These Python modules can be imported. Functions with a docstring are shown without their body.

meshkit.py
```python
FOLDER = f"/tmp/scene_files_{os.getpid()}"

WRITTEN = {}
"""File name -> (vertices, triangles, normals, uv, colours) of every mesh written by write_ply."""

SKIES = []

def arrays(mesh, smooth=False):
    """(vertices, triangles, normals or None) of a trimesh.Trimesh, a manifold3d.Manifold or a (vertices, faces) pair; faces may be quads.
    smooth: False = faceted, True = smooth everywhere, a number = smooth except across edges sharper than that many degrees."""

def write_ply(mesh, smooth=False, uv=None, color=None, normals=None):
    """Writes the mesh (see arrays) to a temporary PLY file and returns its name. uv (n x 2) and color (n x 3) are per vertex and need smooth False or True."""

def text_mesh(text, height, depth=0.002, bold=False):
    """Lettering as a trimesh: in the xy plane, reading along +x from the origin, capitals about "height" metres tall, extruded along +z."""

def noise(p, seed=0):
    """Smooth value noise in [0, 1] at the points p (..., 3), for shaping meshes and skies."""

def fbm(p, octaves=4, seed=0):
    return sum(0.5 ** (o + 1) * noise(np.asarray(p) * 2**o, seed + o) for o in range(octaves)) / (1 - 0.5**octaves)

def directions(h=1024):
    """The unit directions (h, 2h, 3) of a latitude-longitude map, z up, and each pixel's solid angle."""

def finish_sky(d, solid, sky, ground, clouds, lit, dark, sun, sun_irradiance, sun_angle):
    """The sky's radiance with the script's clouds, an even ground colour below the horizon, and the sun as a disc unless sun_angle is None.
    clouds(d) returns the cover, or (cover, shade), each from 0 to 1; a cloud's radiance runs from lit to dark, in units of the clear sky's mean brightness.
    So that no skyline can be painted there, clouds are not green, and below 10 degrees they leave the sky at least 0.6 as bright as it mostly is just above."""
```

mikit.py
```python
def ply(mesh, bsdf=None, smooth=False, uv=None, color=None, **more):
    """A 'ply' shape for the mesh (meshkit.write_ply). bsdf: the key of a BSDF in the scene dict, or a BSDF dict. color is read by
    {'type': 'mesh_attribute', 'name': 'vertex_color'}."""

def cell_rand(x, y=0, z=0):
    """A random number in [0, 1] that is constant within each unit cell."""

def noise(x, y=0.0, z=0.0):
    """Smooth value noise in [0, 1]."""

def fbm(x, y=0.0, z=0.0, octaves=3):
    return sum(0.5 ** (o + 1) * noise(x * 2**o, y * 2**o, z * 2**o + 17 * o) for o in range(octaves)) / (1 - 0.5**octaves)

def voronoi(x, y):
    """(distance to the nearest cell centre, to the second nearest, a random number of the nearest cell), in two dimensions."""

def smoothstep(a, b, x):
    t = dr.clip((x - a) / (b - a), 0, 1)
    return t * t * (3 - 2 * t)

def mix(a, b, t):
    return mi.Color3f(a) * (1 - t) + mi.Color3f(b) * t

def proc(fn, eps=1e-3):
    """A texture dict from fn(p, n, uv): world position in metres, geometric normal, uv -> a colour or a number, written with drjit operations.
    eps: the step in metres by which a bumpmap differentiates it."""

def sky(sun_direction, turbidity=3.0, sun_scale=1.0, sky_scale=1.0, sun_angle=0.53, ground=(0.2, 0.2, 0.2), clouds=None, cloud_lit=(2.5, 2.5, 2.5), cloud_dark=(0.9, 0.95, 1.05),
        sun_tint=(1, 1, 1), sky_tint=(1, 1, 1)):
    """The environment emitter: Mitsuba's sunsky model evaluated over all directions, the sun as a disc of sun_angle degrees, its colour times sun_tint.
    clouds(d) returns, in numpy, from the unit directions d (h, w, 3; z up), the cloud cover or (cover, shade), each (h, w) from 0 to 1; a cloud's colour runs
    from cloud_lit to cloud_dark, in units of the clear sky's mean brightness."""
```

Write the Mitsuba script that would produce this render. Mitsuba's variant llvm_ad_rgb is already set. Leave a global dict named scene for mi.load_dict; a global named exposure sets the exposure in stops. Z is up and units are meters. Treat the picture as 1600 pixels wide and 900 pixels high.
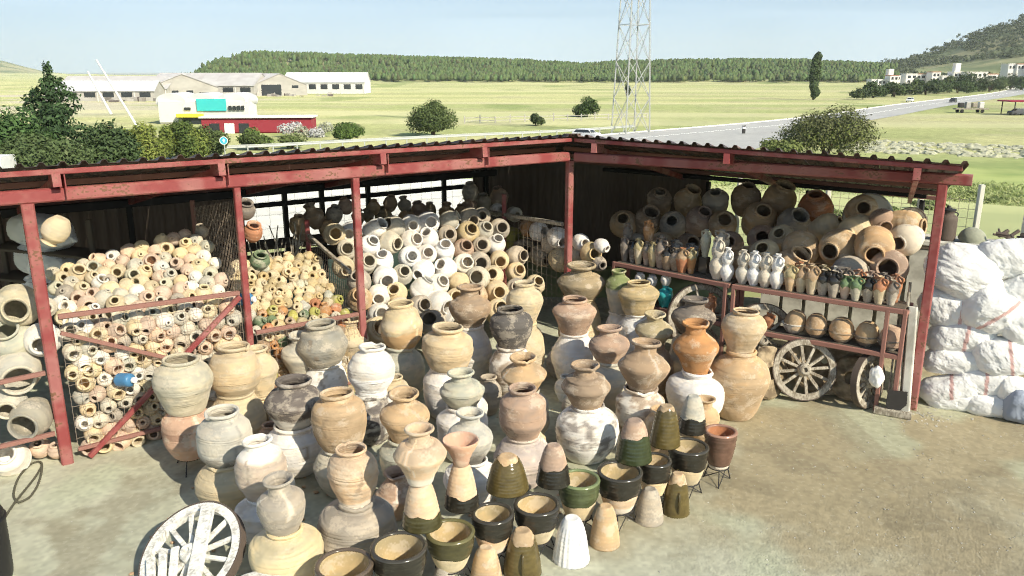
import math, random
import numpy as np
import trimesh
import mitsuba as mi
import drjit as dr
import mikit, meshkit
from mikit import noise, fbm, smoothstep, mix, cell_rand
from scipy.interpolate import PchipInterpolator

scene = {'type': 'scene'}
labels = {}
T = mi.ScalarTransform4f

# ------------------------------------------------------------------ camera, sky, exposure
CAM_H, PITCH = 4.2, math.radians(14.95)
scene['camera'] = {
    'type': 'perspective', 'fov': 65.03, 'fov_axis': 'x', 'near_clip': 0.1, 'far_clip': 20000.0,
    'to_world': T().look_at(origin=[0, 0, CAM_H], target=[0, math.cos(PITCH), CAM_H - math.sin(PITCH)], up=[0, 0, 1]),
    'film': {'type': 'hdrfilm', 'width': 1024, 'height': 576, 'rfilter': {'type': 'gaussian'}},
    'sampler': {'type': 'independent', 'sample_count': 64}}
SUN_AZ, SUN_EL = math.radians(41.0), math.radians(33.0)      # azimuth to the right of straight behind the camera
SUN = [math.sin(SUN_AZ) * math.cos(SUN_EL), -math.cos(SUN_AZ) * math.cos(SUN_EL), math.sin(SUN_EL)]
def veil(d):
    """A thin milky veil, thickest low over the horizon all round, with faint wisps."""
    q = d / np.maximum(d[..., 2:], .06)
    el = np.degrees(np.arcsin(np.clip(d[..., 2], 0, 1)))
    return (.10 + .50 * np.exp(-el / 13.0)) * (.65 + .7 * meshkit.fbm(np.stack([q[..., 0] * .22, q[..., 1] * .6, d[..., 0] * 0], -1), 3, 2))
scene['sky'] = mikit.sky(SUN, turbidity=4.0, sky_scale=.63, sun_scale=1.12, ground=(0.25, 0.24, 0.18), clouds=veil, cloud_lit=(3.0, 3.75, 4.4), sun_tint=(.87, 1.0, 1.17), sky_tint=(.86, 1.03, 1.20))
exposure = 2.25

# ------------------------------------------------------------------ helpers
V = lambda *a: np.array(a, float)
def unit(v):
    v = np.asarray(v, float); return v / np.linalg.norm(v)
_count = {}
def numbered(name):
    k = _count.get(name, 0); _count[name] = k + 1
    return name if k == 0 else '%s_%03d' % (name, k)
RAMPS, STEPS = [], 16
def ramp_uv(color):
    """The clay's (or leaf's) own colours as a ramp of 16 tones per mesh: u runs along the ramp, v says which ramp. (Meshes stay joinable, so it renders fast.)"""
    c = np.asarray(color, float); m = c.mean(0); d = c - m
    w, e = np.linalg.eigh(d.T @ d + 1e-12 * np.eye(3)); t = d @ e[:, 2]
    lo, hi = t.min(), t.max(); t = (t - lo) / max(hi - lo, 1e-9)
    k = np.clip((t * STEPS).astype(int), 0, STEPS - 1); n = np.bincount(k, minlength=STEPS)
    r = np.stack([np.bincount(k, c[:, q], STEPS) / np.maximum(n, 1) for q in range(3)], 1); have = np.nonzero(n)[0]
    r = np.stack([np.interp(np.arange(STEPS), have, r[have, q]) for q in range(3)], 1)
    RAMPS.append(r)
    return np.c_[t, np.full(len(t), (len(RAMPS) - .5) / 4096)]
def ramp_color(p, n, uv):
    x = dr.clip(uv.x, 0, 1) * STEPS - .5; i = dr.clip(dr.floor(x), 0, STEPS - 2); f = dr.clip(x - i, 0, 1)
    j = (mi.UInt32(dr.floor(uv.y * 4096)) * STEPS + mi.UInt32(i)) * 3
    a = mi.Color3f(*[dr.gather(mi.Float, RAMP_TABLE[0], j + q) for q in range(3)]); b = mi.Color3f(*[dr.gather(mi.Float, RAMP_TABLE[0], j + 3 + q) for q in range(3)])
    return a * (1 - f) + b * f
RAMP_TABLE = [None]
def thing(name, label=None, cat=None, group=None, kind=None):
    key = numbered(name)
    if label or kind:
        d = {}
        if label: d['label'] = label
        if cat: d['category'] = cat
        if group: d['group'] = group
        if kind: d['kind'] = kind
        labels[key] = d
    return key
def put(key, mesh, bsdf, smooth=False, color=None, to_world=None):
    extra = {}
    if to_world is not None: extra['to_world'] = to_world
    scene[key] = mikit.ply(mesh, bsdf, smooth=smooth, uv=None if color is None else ramp_uv(color), **extra)
    return key
def part(parent, name, mesh, bsdf, smooth=False, color=None, to_world=None, label=None, kind=None):
    key = numbered(parent + '__' + name)
    put(key, mesh, bsdf, smooth, color, to_world)
    if label or kind:
        labels[key] = {}
        if label: labels[key]['label'] = label
        if kind: labels[key]['kind'] = kind
    return key
def struct(name, mesh, bsdf, smooth=False, label=None):
    key = thing(name, label, None, None, 'structure')
    return put(key, mesh, bsdf, smooth)
cat = lambda ms: trimesh.util.concatenate([m for m in ms])
def frame(z):
    z = unit(z); a = V(0, 0, 1) if abs(z[2]) < .95 else V(1, 0, 0)
    x = unit(np.cross(a, z)); return x, np.cross(z, x), z
def basis_T(pos, x, y, z):
    M = np.eye(4); M[:3, 0], M[:3, 1], M[:3, 2], M[:3, 3] = x, y, z, pos
    return M
def prism(section, p0, p1, up=(0, 0, 1), twist=0.0):
    """A solid of the closed section (k x 2: across, up) from p0 to p1."""
    p0, p1 = np.asarray(p0, float), np.asarray(p1, float)
    d = unit(p1 - p0); up = np.asarray(up, float)
    if abs(d @ unit(up)) > .98: up = V(0, 1, 0)
    a = unit(np.cross(d, up)); b = np.cross(a, d)
    s = np.asarray(section, float); k = len(s)
    off = s[:, :1] * a + s[:, 1:] * b
    v = np.vstack([p0 + off, p1 + off, [p0 + off.mean(0)], [p1 + off.mean(0)]])
    f = []
    for i in range(k):
        j = (i + 1) % k
        f += [[i, j, k + j], [i, k + j, k + i], [2 * k, j, i], [2 * k + 1, k + i, k + j]]
    m = trimesh.Trimesh(v, f, process=False)
    if m.volume < 0: m.invert()
    return m
def bar(p0, p1, w, h, up=(0, 0, 1), c=None):
    c = min(w, h) * .12 if c is None else c
    a, b = w / 2, h / 2
    return prism([(-a + c, -b), (a - c, -b), (a, -b + c), (a, b - c), (a - c, b), (-a + c, b), (-a, b - c), (-a, -b + c)], p0, p1, up)
def rod(p0, p1, r, k=6):
    t = np.arange(k) / k * 2 * math.pi
    return prism(np.c_[np.cos(t) * r, np.sin(t) * r], p0, p1)
def tube(path, r, k=8, closed=False):
    P = np.asarray(path, float); n = len(P); r = np.broadcast_to(r, n)
    tan = np.gradient(P, axis=0)
    if closed: tan = np.roll(P, -1, 0) - np.roll(P, 1, 0)
    x = None; rings = []
    for i in range(n):
        z = unit(tan[i])
        if x is None: x = frame(z)[0]
        x = unit(x - (x @ z) * z); y = np.cross(z, x)
        t = np.arange(k) / k * 2 * math.pi
        rings.append(P[i] + r[i] * (np.cos(t)[:, None] * x + np.sin(t)[:, None] * y))
    v = np.vstack(rings); f = []
    for i in range(n if closed else n - 1):
        a, b = i * k, ((i + 1) % n) * k
        for j in range(k):
            q = (j + 1) % k; f += [[a + j, a + q, b + q], [a + j, b + q, b + j]]
    if not closed:
        v = np.vstack([v, P[:1], P[-1:]]); e = len(v)
        for j in range(k):
            q = (j + 1) % k; f += [[e - 2, q, j], [e - 1, (n - 1) * k + j, (n - 1) * k + q]]
    return trimesh.Trimesh(v, f, process=False)
def box(c, s, chamfer=None):
    c = np.asarray(c, float); s = np.asarray(s, float)
    return bar(c - V(s[0] / 2, 0, 0), c + V(s[0] / 2, 0, 0), s[1], s[2], c=chamfer)
def lathe(prof, n=40, wob=0.0, seed=0):
    """prof (m x 2: r, z), first and last at r = 0 or closed; returns a mesh round the z axis."""
    prof = np.asarray(prof, float); m = len(prof)
    t = np.arange(n) / n * 2 * math.pi
    r = np.repeat(prof[:, 0], n); z = np.repeat(prof[:, 1], n); a = np.tile(t, m)
    v = np.c_[r * np.cos(a), r * np.sin(a), z]
    if wob:
        q = np.c_[np.cos(a) * 1.3, np.sin(a) * 1.3, z * 4] + seed * 7.31
        k = 1 + wob * (meshkit.fbm(q, 2, seed % 1000) - .5) * 2
        v[:, 0] *= k; v[:, 1] *= k
    i, j = np.meshgrid(np.arange(m - 1), np.arange(n), indexing='ij')
    a_, b_ = (i * n + j).ravel(), (i * n + (j + 1) % n).ravel()
    f = np.vstack([np.c_[a_, b_, b_ + n], np.c_[a_, b_ + n, a_ + n]])
    return trimesh.Trimesh(v, f, process=False)
def smooth_curve(pts, m):
    pts = np.asarray(pts, float)
    s = np.r_[0, np.cumsum(np.hypot(*np.diff(pts, axis=0).T))]
    t = np.linspace(0, s[-1], m)
    return np.c_[PchipInterpolator(s, pts[:, 0])(t), PchipInterpolator(s, pts[:, 1])(t)]
def moved(m, M):
    m = m.copy(); m.apply_transform(M); return m

# ------------------------------------------------------------------ materials
def rgb(*c): return {'type': 'rgb', 'value': list(c if len(c) > 1 else c * 3)}
VC = mikit.proc(ramp_color)
def princ(color, rough=.8, spec=.3, **k):
    return {'type': 'principled', 'base_color': color if isinstance(color, dict) else rgb(*color), 'roughness': rough, 'specular': spec, **k}
def two(b): return {'type': 'twosided', 'bsdf': b}
def bump(b, fn, scale, eps=2e-3): return {'type': 'bumpmap', 'arbitrary': mikit.proc(fn, eps), 'scale': scale, 'bsdf': b}

def lime_amount(p, n, uv):
    a = fbm(p.x * 9, p.y * 9, p.z * 9, octaves=3); b = noise(p.x * 70, p.y * 70, p.z * 55)
    return smoothstep(.50, .68, a * .8 + b * .2) * .42
def grain(p, n, uv): return noise(p.x * 60, p.y * 60, p.z * 90) * .6 + noise(p.x * 160, p.y * 160, p.z * 160) * .4
clay_top = princ(VC, .85, .22)
lime = princ((.62, .54, .43), .95, .15)
scene['clay'] = two(bump({'type': 'blendbsdf', 'weight': mikit.proc(lime_amount), 'a': clay_top, 'b': lime}, grain, .004))
def thrown(p, n, uv): return noise(p.z * 95 + noise(p.x * 6, p.y * 6) * 2) * .55 + noise(p.x * 60, p.y * 60, p.z * 60) * .3 + fbm(p.x * 15, p.y * 15, p.z * 15) * .9
scene['clay_thrown'] = two(bump({'type': 'blendbsdf', 'weight': mikit.proc(lime_amount), 'a': clay_top, 'b': lime}, thrown, .012))
scene['clay_plain'] = two(princ(VC, .85, .22))
scene['glaze'] = two(princ(VC, .16, .6))
def paint_c(p, n, uv):
    a = fbm(p.x * 6, p.y * 6, p.z * 6); b = noise(p.x * 45, p.y * 45, p.z * 45)
    c = mix((.24, .050, .050), (.31, .11, .10), smoothstep(.35, .7, a))
    c = mix(c, (.38, .19, .175), smoothstep(.55, .7, noise(p.x * 3.1, p.y * 3.1, p.z * 2.0)) * .4)
    return mix(c, (.17, .085, .05), smoothstep(.60, .70, a * .6 + b * .4))
scene['red_paint'] = two(princ(mikit.proc(paint_c), .5, .4))
scene['rusty_red'] = two(princ((.27, .135, .11), .7, .3))
def sheet_c(p, n, uv):
    a = fbm(p.x * 3, p.y * 3, p.z * 3)
    return mix((.055, .045, .045), (.12, .075, .06), smoothstep(.4, .75, a))
scene['roof_metal'] = two(princ(mikit.proc(sheet_c), .55, .4))
scene['dark_steel'] = two(princ((.03, .028, .028), .6, .4))
scene['dark_board'] = two(princ((.11, .09, .07), .8, .3))
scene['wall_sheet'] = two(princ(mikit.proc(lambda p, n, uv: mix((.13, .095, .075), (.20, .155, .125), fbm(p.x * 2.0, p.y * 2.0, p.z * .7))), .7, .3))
scene['wire'] = two(princ((.30, .24, .19), .6, .4))
scene['galv'] = two(princ((.42, .44, .45), .5, .5))
scene['pale_post'] = two(princ((.62, .60, .52), .8, .3))
def wood_c(p, n, uv):
    a = fbm(p.x * 14, p.y * 14, p.z * 14); b = noise(p.x * 90, p.y * 90, p.z * 20)
    return mix((.20, .17, .13), (.46, .42, .35), smoothstep(.3, .7, a * .6 + b * .4))
scene['old_wood'] = two(princ(mikit.proc(wood_c), .85, .2))
def wood_w(p, n, uv):
    a = fbm(p.x * 14, p.y * 14, p.z * 14); b = noise(p.x * 60, p.y * 120, p.z * 20)
    return mix((.42, .40, .36), (.74, .73, .69), smoothstep(.25, .6, a * .6 + b * .4))
scene['white_wood'] = two(princ(mikit.proc(wood_w), .85, .2))
def stone_c(p, n, uv):
    a = fbm(p.x * 10, p.y * 10, p.z * 10, octaves=4)
    return mix((.17, .13, .085), (.38, .30, .20), smoothstep(.3, .7, a))
def stone_b(p, n, uv): return fbm(p.x * 16, p.y * 16, p.z * 16, octaves=3)
scene['millstone_rock'] = two(bump(princ(mikit.proc(stone_c), .95, .15), stone_b, .05))
def conc_c(p, n, uv):
    a = fbm(p.x * 5, p.y * 5, p.z * 5, octaves=4)
    return mix((.34, .33, .29), (.52, .51, .46), smoothstep(.3, .7, a))
scene['concrete'] = two(princ(mikit.proc(conc_c), .9, .2))
def yard_c(p, n, uv):
    big = fbm(p.x * .55 + 3, p.y * .55, 0.0, octaves=4); fine = noise(p.x * 24, p.y * 24); mid = fbm(p.x * 3.1, p.y * 2.2, 5.0)
    pale = mix((.46, .465, .365), (.40, .41, .32), smoothstep(.3, .7, mid))
    brown = mix((.29, .245, .155), (.36, .31, .205), mid)
    side = smoothstep(-1.0, 4.5, p.x + (mid - .5) * 2.5) * smoothstep(3.6, 8.0, p.y + (big - .5) * 3)
    c = mix(pale, brown, dr.clip(smoothstep(.36, .66, big * .75 + mid * .25) * .45 + side * .75, 0, 1))
    c = mix(c, (.40, .43, .31), smoothstep(.56, .74, fbm(p.x * .9, p.y * .9, 9.0)) * .55)
    stain = smoothstep(.60, .72, fbm(p.x * 1.3 + 9, p.y * 1.3, 2.0, octaves=4))
    c = mix(c, (.21, .18, .12), stain * .5)
    track = smoothstep(.60, .72, noise(p.x * 2.6 + p.y * .25, p.y * .22, 6.0) * .75 + mid * .25) * smoothstep(2.2, 3.4, p.x)
    c = mix(c, (.25, .215, .145), track * .45)
    speck = smoothstep(.80, .86, noise(p.x * 31, p.y * 31, 3.0)); c = mix(c, (.58, .56, .46), speck * .12)
    return c * (.88 + .24 * fine)
def yard_b(p, n, uv): return fbm(p.x * 9, p.y * 9, 0.0, octaves=4) * .6 + noise(p.x * 70, p.y * 70) * .25
scene['yard_dirt'] = two(bump(princ(mikit.proc(yard_c), .95, .15), yard_b, .02))
def field_c(p, n, uv):
    r = dr.sqrt(p.x * p.x + p.y * p.y)
    a = fbm(p.x * .012, p.y * .035, 0.0, octaves=4); b = fbm(p.x * .25, p.y * .25, 3.0); c_ = noise(p.x * .006 + p.y * .0015, p.y * .05)
    straw = mix((.32, .32, .155), (.37, .36, .19), b)
    green = mix((.20, .235, .09), (.25, .28, .12), b)
    c = mix(straw, green, smoothstep(.40, .62, a * .7 + c_ * .3) * .75)
    lush = mix((.17, .235, .075), (.30, .35, .13), smoothstep(.35, .65, fbm(p.x * .11, p.y * .11, 8.0) * .6 + b * .4))
    dry = smoothstep(.55, .7, fbm(p.x * .05, p.y * .09, 4.0, octaves=4)); c = mix(c, (.29, .27, .17), dry * .55)
    c = mix(c, (.135, .18, .06), smoothstep(.60, .72, fbm(p.x * .03 + 7, p.y * .012, 2.0, octaves=4)) * .6)
    soil = smoothstep(.42, .58, fbm(p.x * .03, p.y * .05, 11.0, octaves=4)) * smoothstep(-60, -110, p.x) * smoothstep(150, 230, p.y) * smoothstep(520, 430, p.y); c = mix(c, (.34, .31, .25), soil * .8)
    c = c * (.82 + .36 * noise(p.x * 1.6, p.y * 1.6, 5.0))
    c = mix(lush, c, smoothstep(75, 125, r + (a - .5) * 60))
    stripe = smoothstep(.74, .80, noise(p.x * .003, p.y * .043 + p.x * .004))
    c = mix(c, (.40, .39, .23), stripe * .55)
    hill = smoothstep(2.0, 9.0, p.z)
    hc = mix((.11, .135, .07), (.24, .23, .13), smoothstep(.35, .65, fbm(p.x * .012, p.y * .012, 1.0, octaves=4)))
    c = mix(c, hc, hill)
    return c
scene['field_soil'] = two(princ(mikit.proc(field_c), .95, .1))
def asphalt_c(p, n, uv):
    a = fbm(p.x * .2, p.y * .2); b = noise(p.x * 2.5, p.y * 2.5)
    return mix((.27, .27, .265), (.36, .36, .35), a * .6 + b * .4)
scene['asphalt'] = two(princ(mikit.proc(asphalt_c), .9, .2))
def pave_c(p, n, uv):
    a = fbm(p.x * .8, p.y * .8); k = cell_rand(dr.floor(p.x / .9), dr.floor(p.y / 1.4))
    return mix((.46, .45, .41), (.58, .57, .52), a * .5 + k * .5)
scene['pale_paving'] = two(princ(mikit.proc(pave_c), .9, .2))
scene['white_paint'] = two(princ((.78, .78, .76), .6, .3))
scene['off_white'] = two(princ((.66, .65, .62), .8, .2))
scene['far_roof'] = two(princ(mikit.proc(lambda p, n, uv: mix((.40, .37, .36), (.56, .55, .54), fbm(p.x * .35, p.y * .12, p.z) * .7 + .3 * cell_rand(dr.floor(p.x / 2.2), dr.floor(p.y / 9)))), .7, .3))
scene['far_wall'] = two(princ(mikit.proc(lambda p, n, uv: mix((.34, .32, .29), (.52, .50, .46), fbm(p.x * .3, p.y * .3, p.z * .6))), .9, .2))
scene['dark_glass'] = two(princ((.03, .035, .04), .15, .6))
scene['tyre'] = two(princ((.025, .025, .025), .8, .3))
scene['turquoise'] = two(princ((.05, .50, .50), .5, .4))
scene['yellow_paint'] = two(princ((.72, .62, .06), .5, .4))
scene['dark_red'] = two(princ((.28, .03, .045), .6, .4))
scene['blue_sign'] = two(princ((.06, .42, .55), .4, .4))
scene['blue_plastic'] = two(princ((.06, .19, .36), .35, .5))
scene['black_plastic'] = two(princ((.018, .018, .019), .45, .4))
scene['leaf'] = two(princ(VC, .7, .2))
scene['bark'] = two(princ((.12, .085, .055), .95, .1))
def weave(p, n, uv): return noise(p.x * 55, p.y * 55, p.z * 55) * .5 + noise(p.x * 11, p.y * 11, p.z * 17) * 1.2
scene['sackcloth'] = two(bump(princ(VC, .75, .25), weave, .012, 3e-3))

# ------------------------------------------------------------------ measured positions, metres
JARS = [  # look, x, y, height of its foot, height, radius, outline, colour, radius and colour of the jar it stands on
    ('smooth light tan jar with wide shoulders', 2.824, 9.428, 0.86, 0.53, 0.265, 'shoulder', 'lighttan', 0.38, 'tan'),
    ('orange brown jar with flared neck', 2.279, 9.342, 0.62, 0.66, 0.272, 'neck', 'orange', 0.39, 'white'),
    ('tan brown long necked jar with deep shadowed mouth', 1.521, 8.807, 0.62, 0.573, 0.292, 'neck', 'brown', 0.31, 'limed'),
    ('brown jar with a dark scar low on its belly', 0.832, 8.269, 0.62, 0.504, 0.265, 'neck', 'brown', 0.36, 'flaky'),
    ('rosy brown jar with a round shadow on its shoulder', 1.229, 9.61, 0.66, 0.455, 0.263, 'neck', 'rosy', 0.3, 'pale'),
    ('olive tan slim necked jar', 1.823, 9.845, 0.8, 0.436, 0.231, 'neck', 'olive', 0.28, 'brown'),
    ('dark grey brown jar with wide flared mouth', 2.38, 10.137, 0.86, 0.476, 0.296, 'neck', 'greybrown', 0.3, 'pale'),
    ('slender cream jar with green glazed shoulder', 1.563, 11.316, 0.8, 0.646, 0.187, 'tall', 'greenshoulder', 0.19, 'white'),
    ('yellow tan jar with a seam round its belly', 1.785, 10.939, 0.9, 0.46, 0.272, 'shoulder', 'yellowtan', 0.3, 'white'),
    ('big olive brown jar nearest the shed corner post', 1.035, 11.564, 0.95, 0.516, 0.357, 'neck', 'olivebrown', 0.34, 'cream'),
    ('pinkish tan jar with a plain short rim', 0.841, 10.34, 0.8, 0.488, 0.284, 'shoulder', 'rosy', 0.3, 'white'),
    ('tall creamy jar with pink side', 0.166, 10.487, 0.9, 0.578, 0.253, 'tall', 'cream', 0.29, 'cream'),
    ('brown broad shouldered jar in front of the white heap', -0.569, 10.467, 0.85, 0.565, 0.292, 'neck', 'brown', 0.29, 'white'),
    ('cream jar with orange lower half', -1.432, 9.943, 0.75, 0.589, 0.283, 'round', 'creamorange', 0.3, 'palegreen'),
    ('dark smoky grey jar with a ribbed shoulder', 0.008, 9.922, 0.75, 0.525, 0.287, 'shoulder', 'darkgrey', 0.3, 'limed'),
    ('large round cream jar with ringed shoulder', -0.796, 9.376, 0.66, 0.546, 0.32, 'round', 'creamtan', 0.32, 'white'),
    ('smooth tan jar standing behind the broken necked one', 0.148, 8.658, 0.66, 0.423, 0.261, 'neck', 'tan', 0.3, 'pale'),
    ('rosy tan jar with a chipped narrow neck', 0.113, 7.665, 0.55, 0.566, 0.248, 'tall', 'rosy', 0.29, 'pink'),
    ('pale grey green jar with short neck', -0.54, 8.259, 0.62, 0.42, 0.247, 'neck', 'palegreen', 0.3, 'white'),
    ('pale grey jar with a blackened base', -0.418, 7.225, 0.5, 0.518, 0.229, 'neck', 'palesoot', 0.27, 'white'),
    ('whitewashed jar with bright white lower half', -1.638, 8.694, 0.6, 0.587, 0.273, 'tall', 'whitewash', 0.28, 'soot'),
    ('broad smooth grey jar', -2.365, 9.521, 0.66, 0.545, 0.313, 'round', 'grey', 0.29, 'flaky'),
    ('pale grey tan jar left of the broad grey one', -2.699, 9.558, 0.5, 0.553, 0.226, 'neck', 'pale', 0.22, 'pale'),
    ('slim cream jar right of the broad grey one', -2.186, 10.301, 0.45, 0.578, 0.234, 'neck', 'cream', 0.24, 'cream'),
    ('cream tan jar with a wide worn mouth', -3.188, 8.656, 0.62, 0.585, 0.305, 'round', 'creamtan', 0.31, 'cream'),
    ('cream jar tucked behind the wide mouthed one', -3.054, 9.142, 0.4, 0.608, 0.233, 'tall', 'cream', 0.22, 'cream'),
    ('barrel shaped grey cream jar with a cracked base', -3.514, 8.034, 0.7, 0.577, 0.281, 'barrel', 'creamgrey', 0.29, 'pinkband'),
    ('dark mottled jar with white dripped base', -2.331, 7.937, 0.55, 0.515, 0.314, 'wide', 'mottled', 0.31, 'white'),
    ('large tan jar with open round mouth', -1.735, 7.496, 0.5, 0.601, 0.286, 'round', 'tan', 0.3, 'pale'),
    ('tan jar with a thick rolled rim', -1.091, 7.599, 0.55, 0.52, 0.262, 'neck', 'tan', 0.28, 'palegreen'),
    ('grey white jar with sooty speckled base', -2.805, 7.198, 0.5, 0.546, 0.269, 'round', 'palesoot', 0.31, 'cream'),
    ('chalky tan jar with a whitened shoulder', -2.266, 6.607, 0.45, 0.57, 0.227, 'tall', 'chalk', 0.28, 'white'),
    ('bulbous grey jar with flared lip', -1.9, 5.965, 0.5, 0.503, 0.212, 'neck', 'greytan', 0.31, 'creamyellow'),
    ('peach jar with white scraped base', -1.394, 6.416, 0.5, 0.541, 0.226, 'shoulder', 'peach', 0.35, 'greytan'),
]
FILL = [  # small jars on the ground in the gaps: x, y, radius, height, colour, the stack in front
    (0.226, 8.207, 0.153, 0.421, 'cream', 'rosy tan jar with a chipped narrow neck'),
    (-0.49, 8.801, 0.21, 0.603, 'white', 'pale grey green jar with short neck'),
    (-0.311, 9.478, 0.171, 0.488, 'greytan', 'large round cream jar with ringed shoulder'),
    (2.258, 8.76, 0.187, 0.5, 'tan', 'brown jar with a dark scar low on its belly'),
    (-2.398, 8.608, 0.21, 0.515, 'rosy', 'dark mottled jar with white dripped base'),
    (-1.862, 8.205, 0.21, 0.513, 'whitewash', 'dark mottled jar with white dripped base'),
    (-2.104, 8.828, 0.153, 0.344, 'palegreen', 'whitewashed jar with bright white lower half'),
    (0.811, 8.928, 0.21, 0.566, 'pale', 'brown jar with a dark scar low on its belly'),
    (-1.486, 9.444, 0.197, 0.513, 'cream', 'large round cream jar with ringed shoulder'),
    (-1.185, 8.709, 0.168, 0.383, 'white', 'whitewashed jar with bright white lower half'),
    (-1.308, 9.043, 0.183, 0.511, 'greytan', 'whitewashed jar with bright white lower half'),
    (1.659, 8.281, 0.21, 0.572, 'tan', 'brown jar with a dark scar low on its belly'),
    (-1.123, 7.036, 0.21, 0.468, 'rosy', 'peach jar with white scraped base'),
    (0.714, 9.896, 0.156, 0.344, 'whitewash', 'rosy brown jar with a round shadow on its shoulder'),
    (1.077, 10.851, 0.21, 0.521, 'palegreen', 'pinkish tan jar with a plain short rim'),
    (-2.702, 8.842, 0.168, 0.471, 'pale', 'cream tan jar with a wide worn mouth'),
    (-1.799, 9.265, 0.158, 0.427, 'cream', 'whitewashed jar with bright white lower half'),
    (0.672, 10.794, 0.179, 0.416, 'white', 'pinkish tan jar with a plain short rim'),
    (-3.053, 7.592, 0.151, 0.347, 'greytan', 'grey white jar with sooty speckled base'),
    (-0.016, 10.911, 0.166, 0.403, 'tan', 'tall creamy jar with pink side'),
    (-2.697, 8.253, 0.165, 0.402, 'rosy', 'dark mottled jar with white dripped base'),
    (-2.34, 7.277, 0.157, 0.386, 'whitewash', 'grey white jar with sooty speckled base'),
]
BASINS = [
    ('brown', -1.307, 5.482, 0.33, 0.218),
    ('black', -0.902, 5.64, 0.388, 0.218),
    ('olive', -0.515, 5.945, 0.33, 0.196),
    ('black', -0.168, 6.197, 0.354, 0.178),
    ('black', 0.218, 6.355, 0.35, 0.196),
    ('green', 0.62, 6.734, 0.393, 0.188),
    ('black', 1.017, 6.868, 0.403, 0.206),
    ('black', 1.395, 7.15, 0.375, 0.157),
    ('black', 1.777, 7.401, 0.399, 0.194),
    ('redbrown', 2.181, 7.713, 0.42, 0.161),
]
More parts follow.
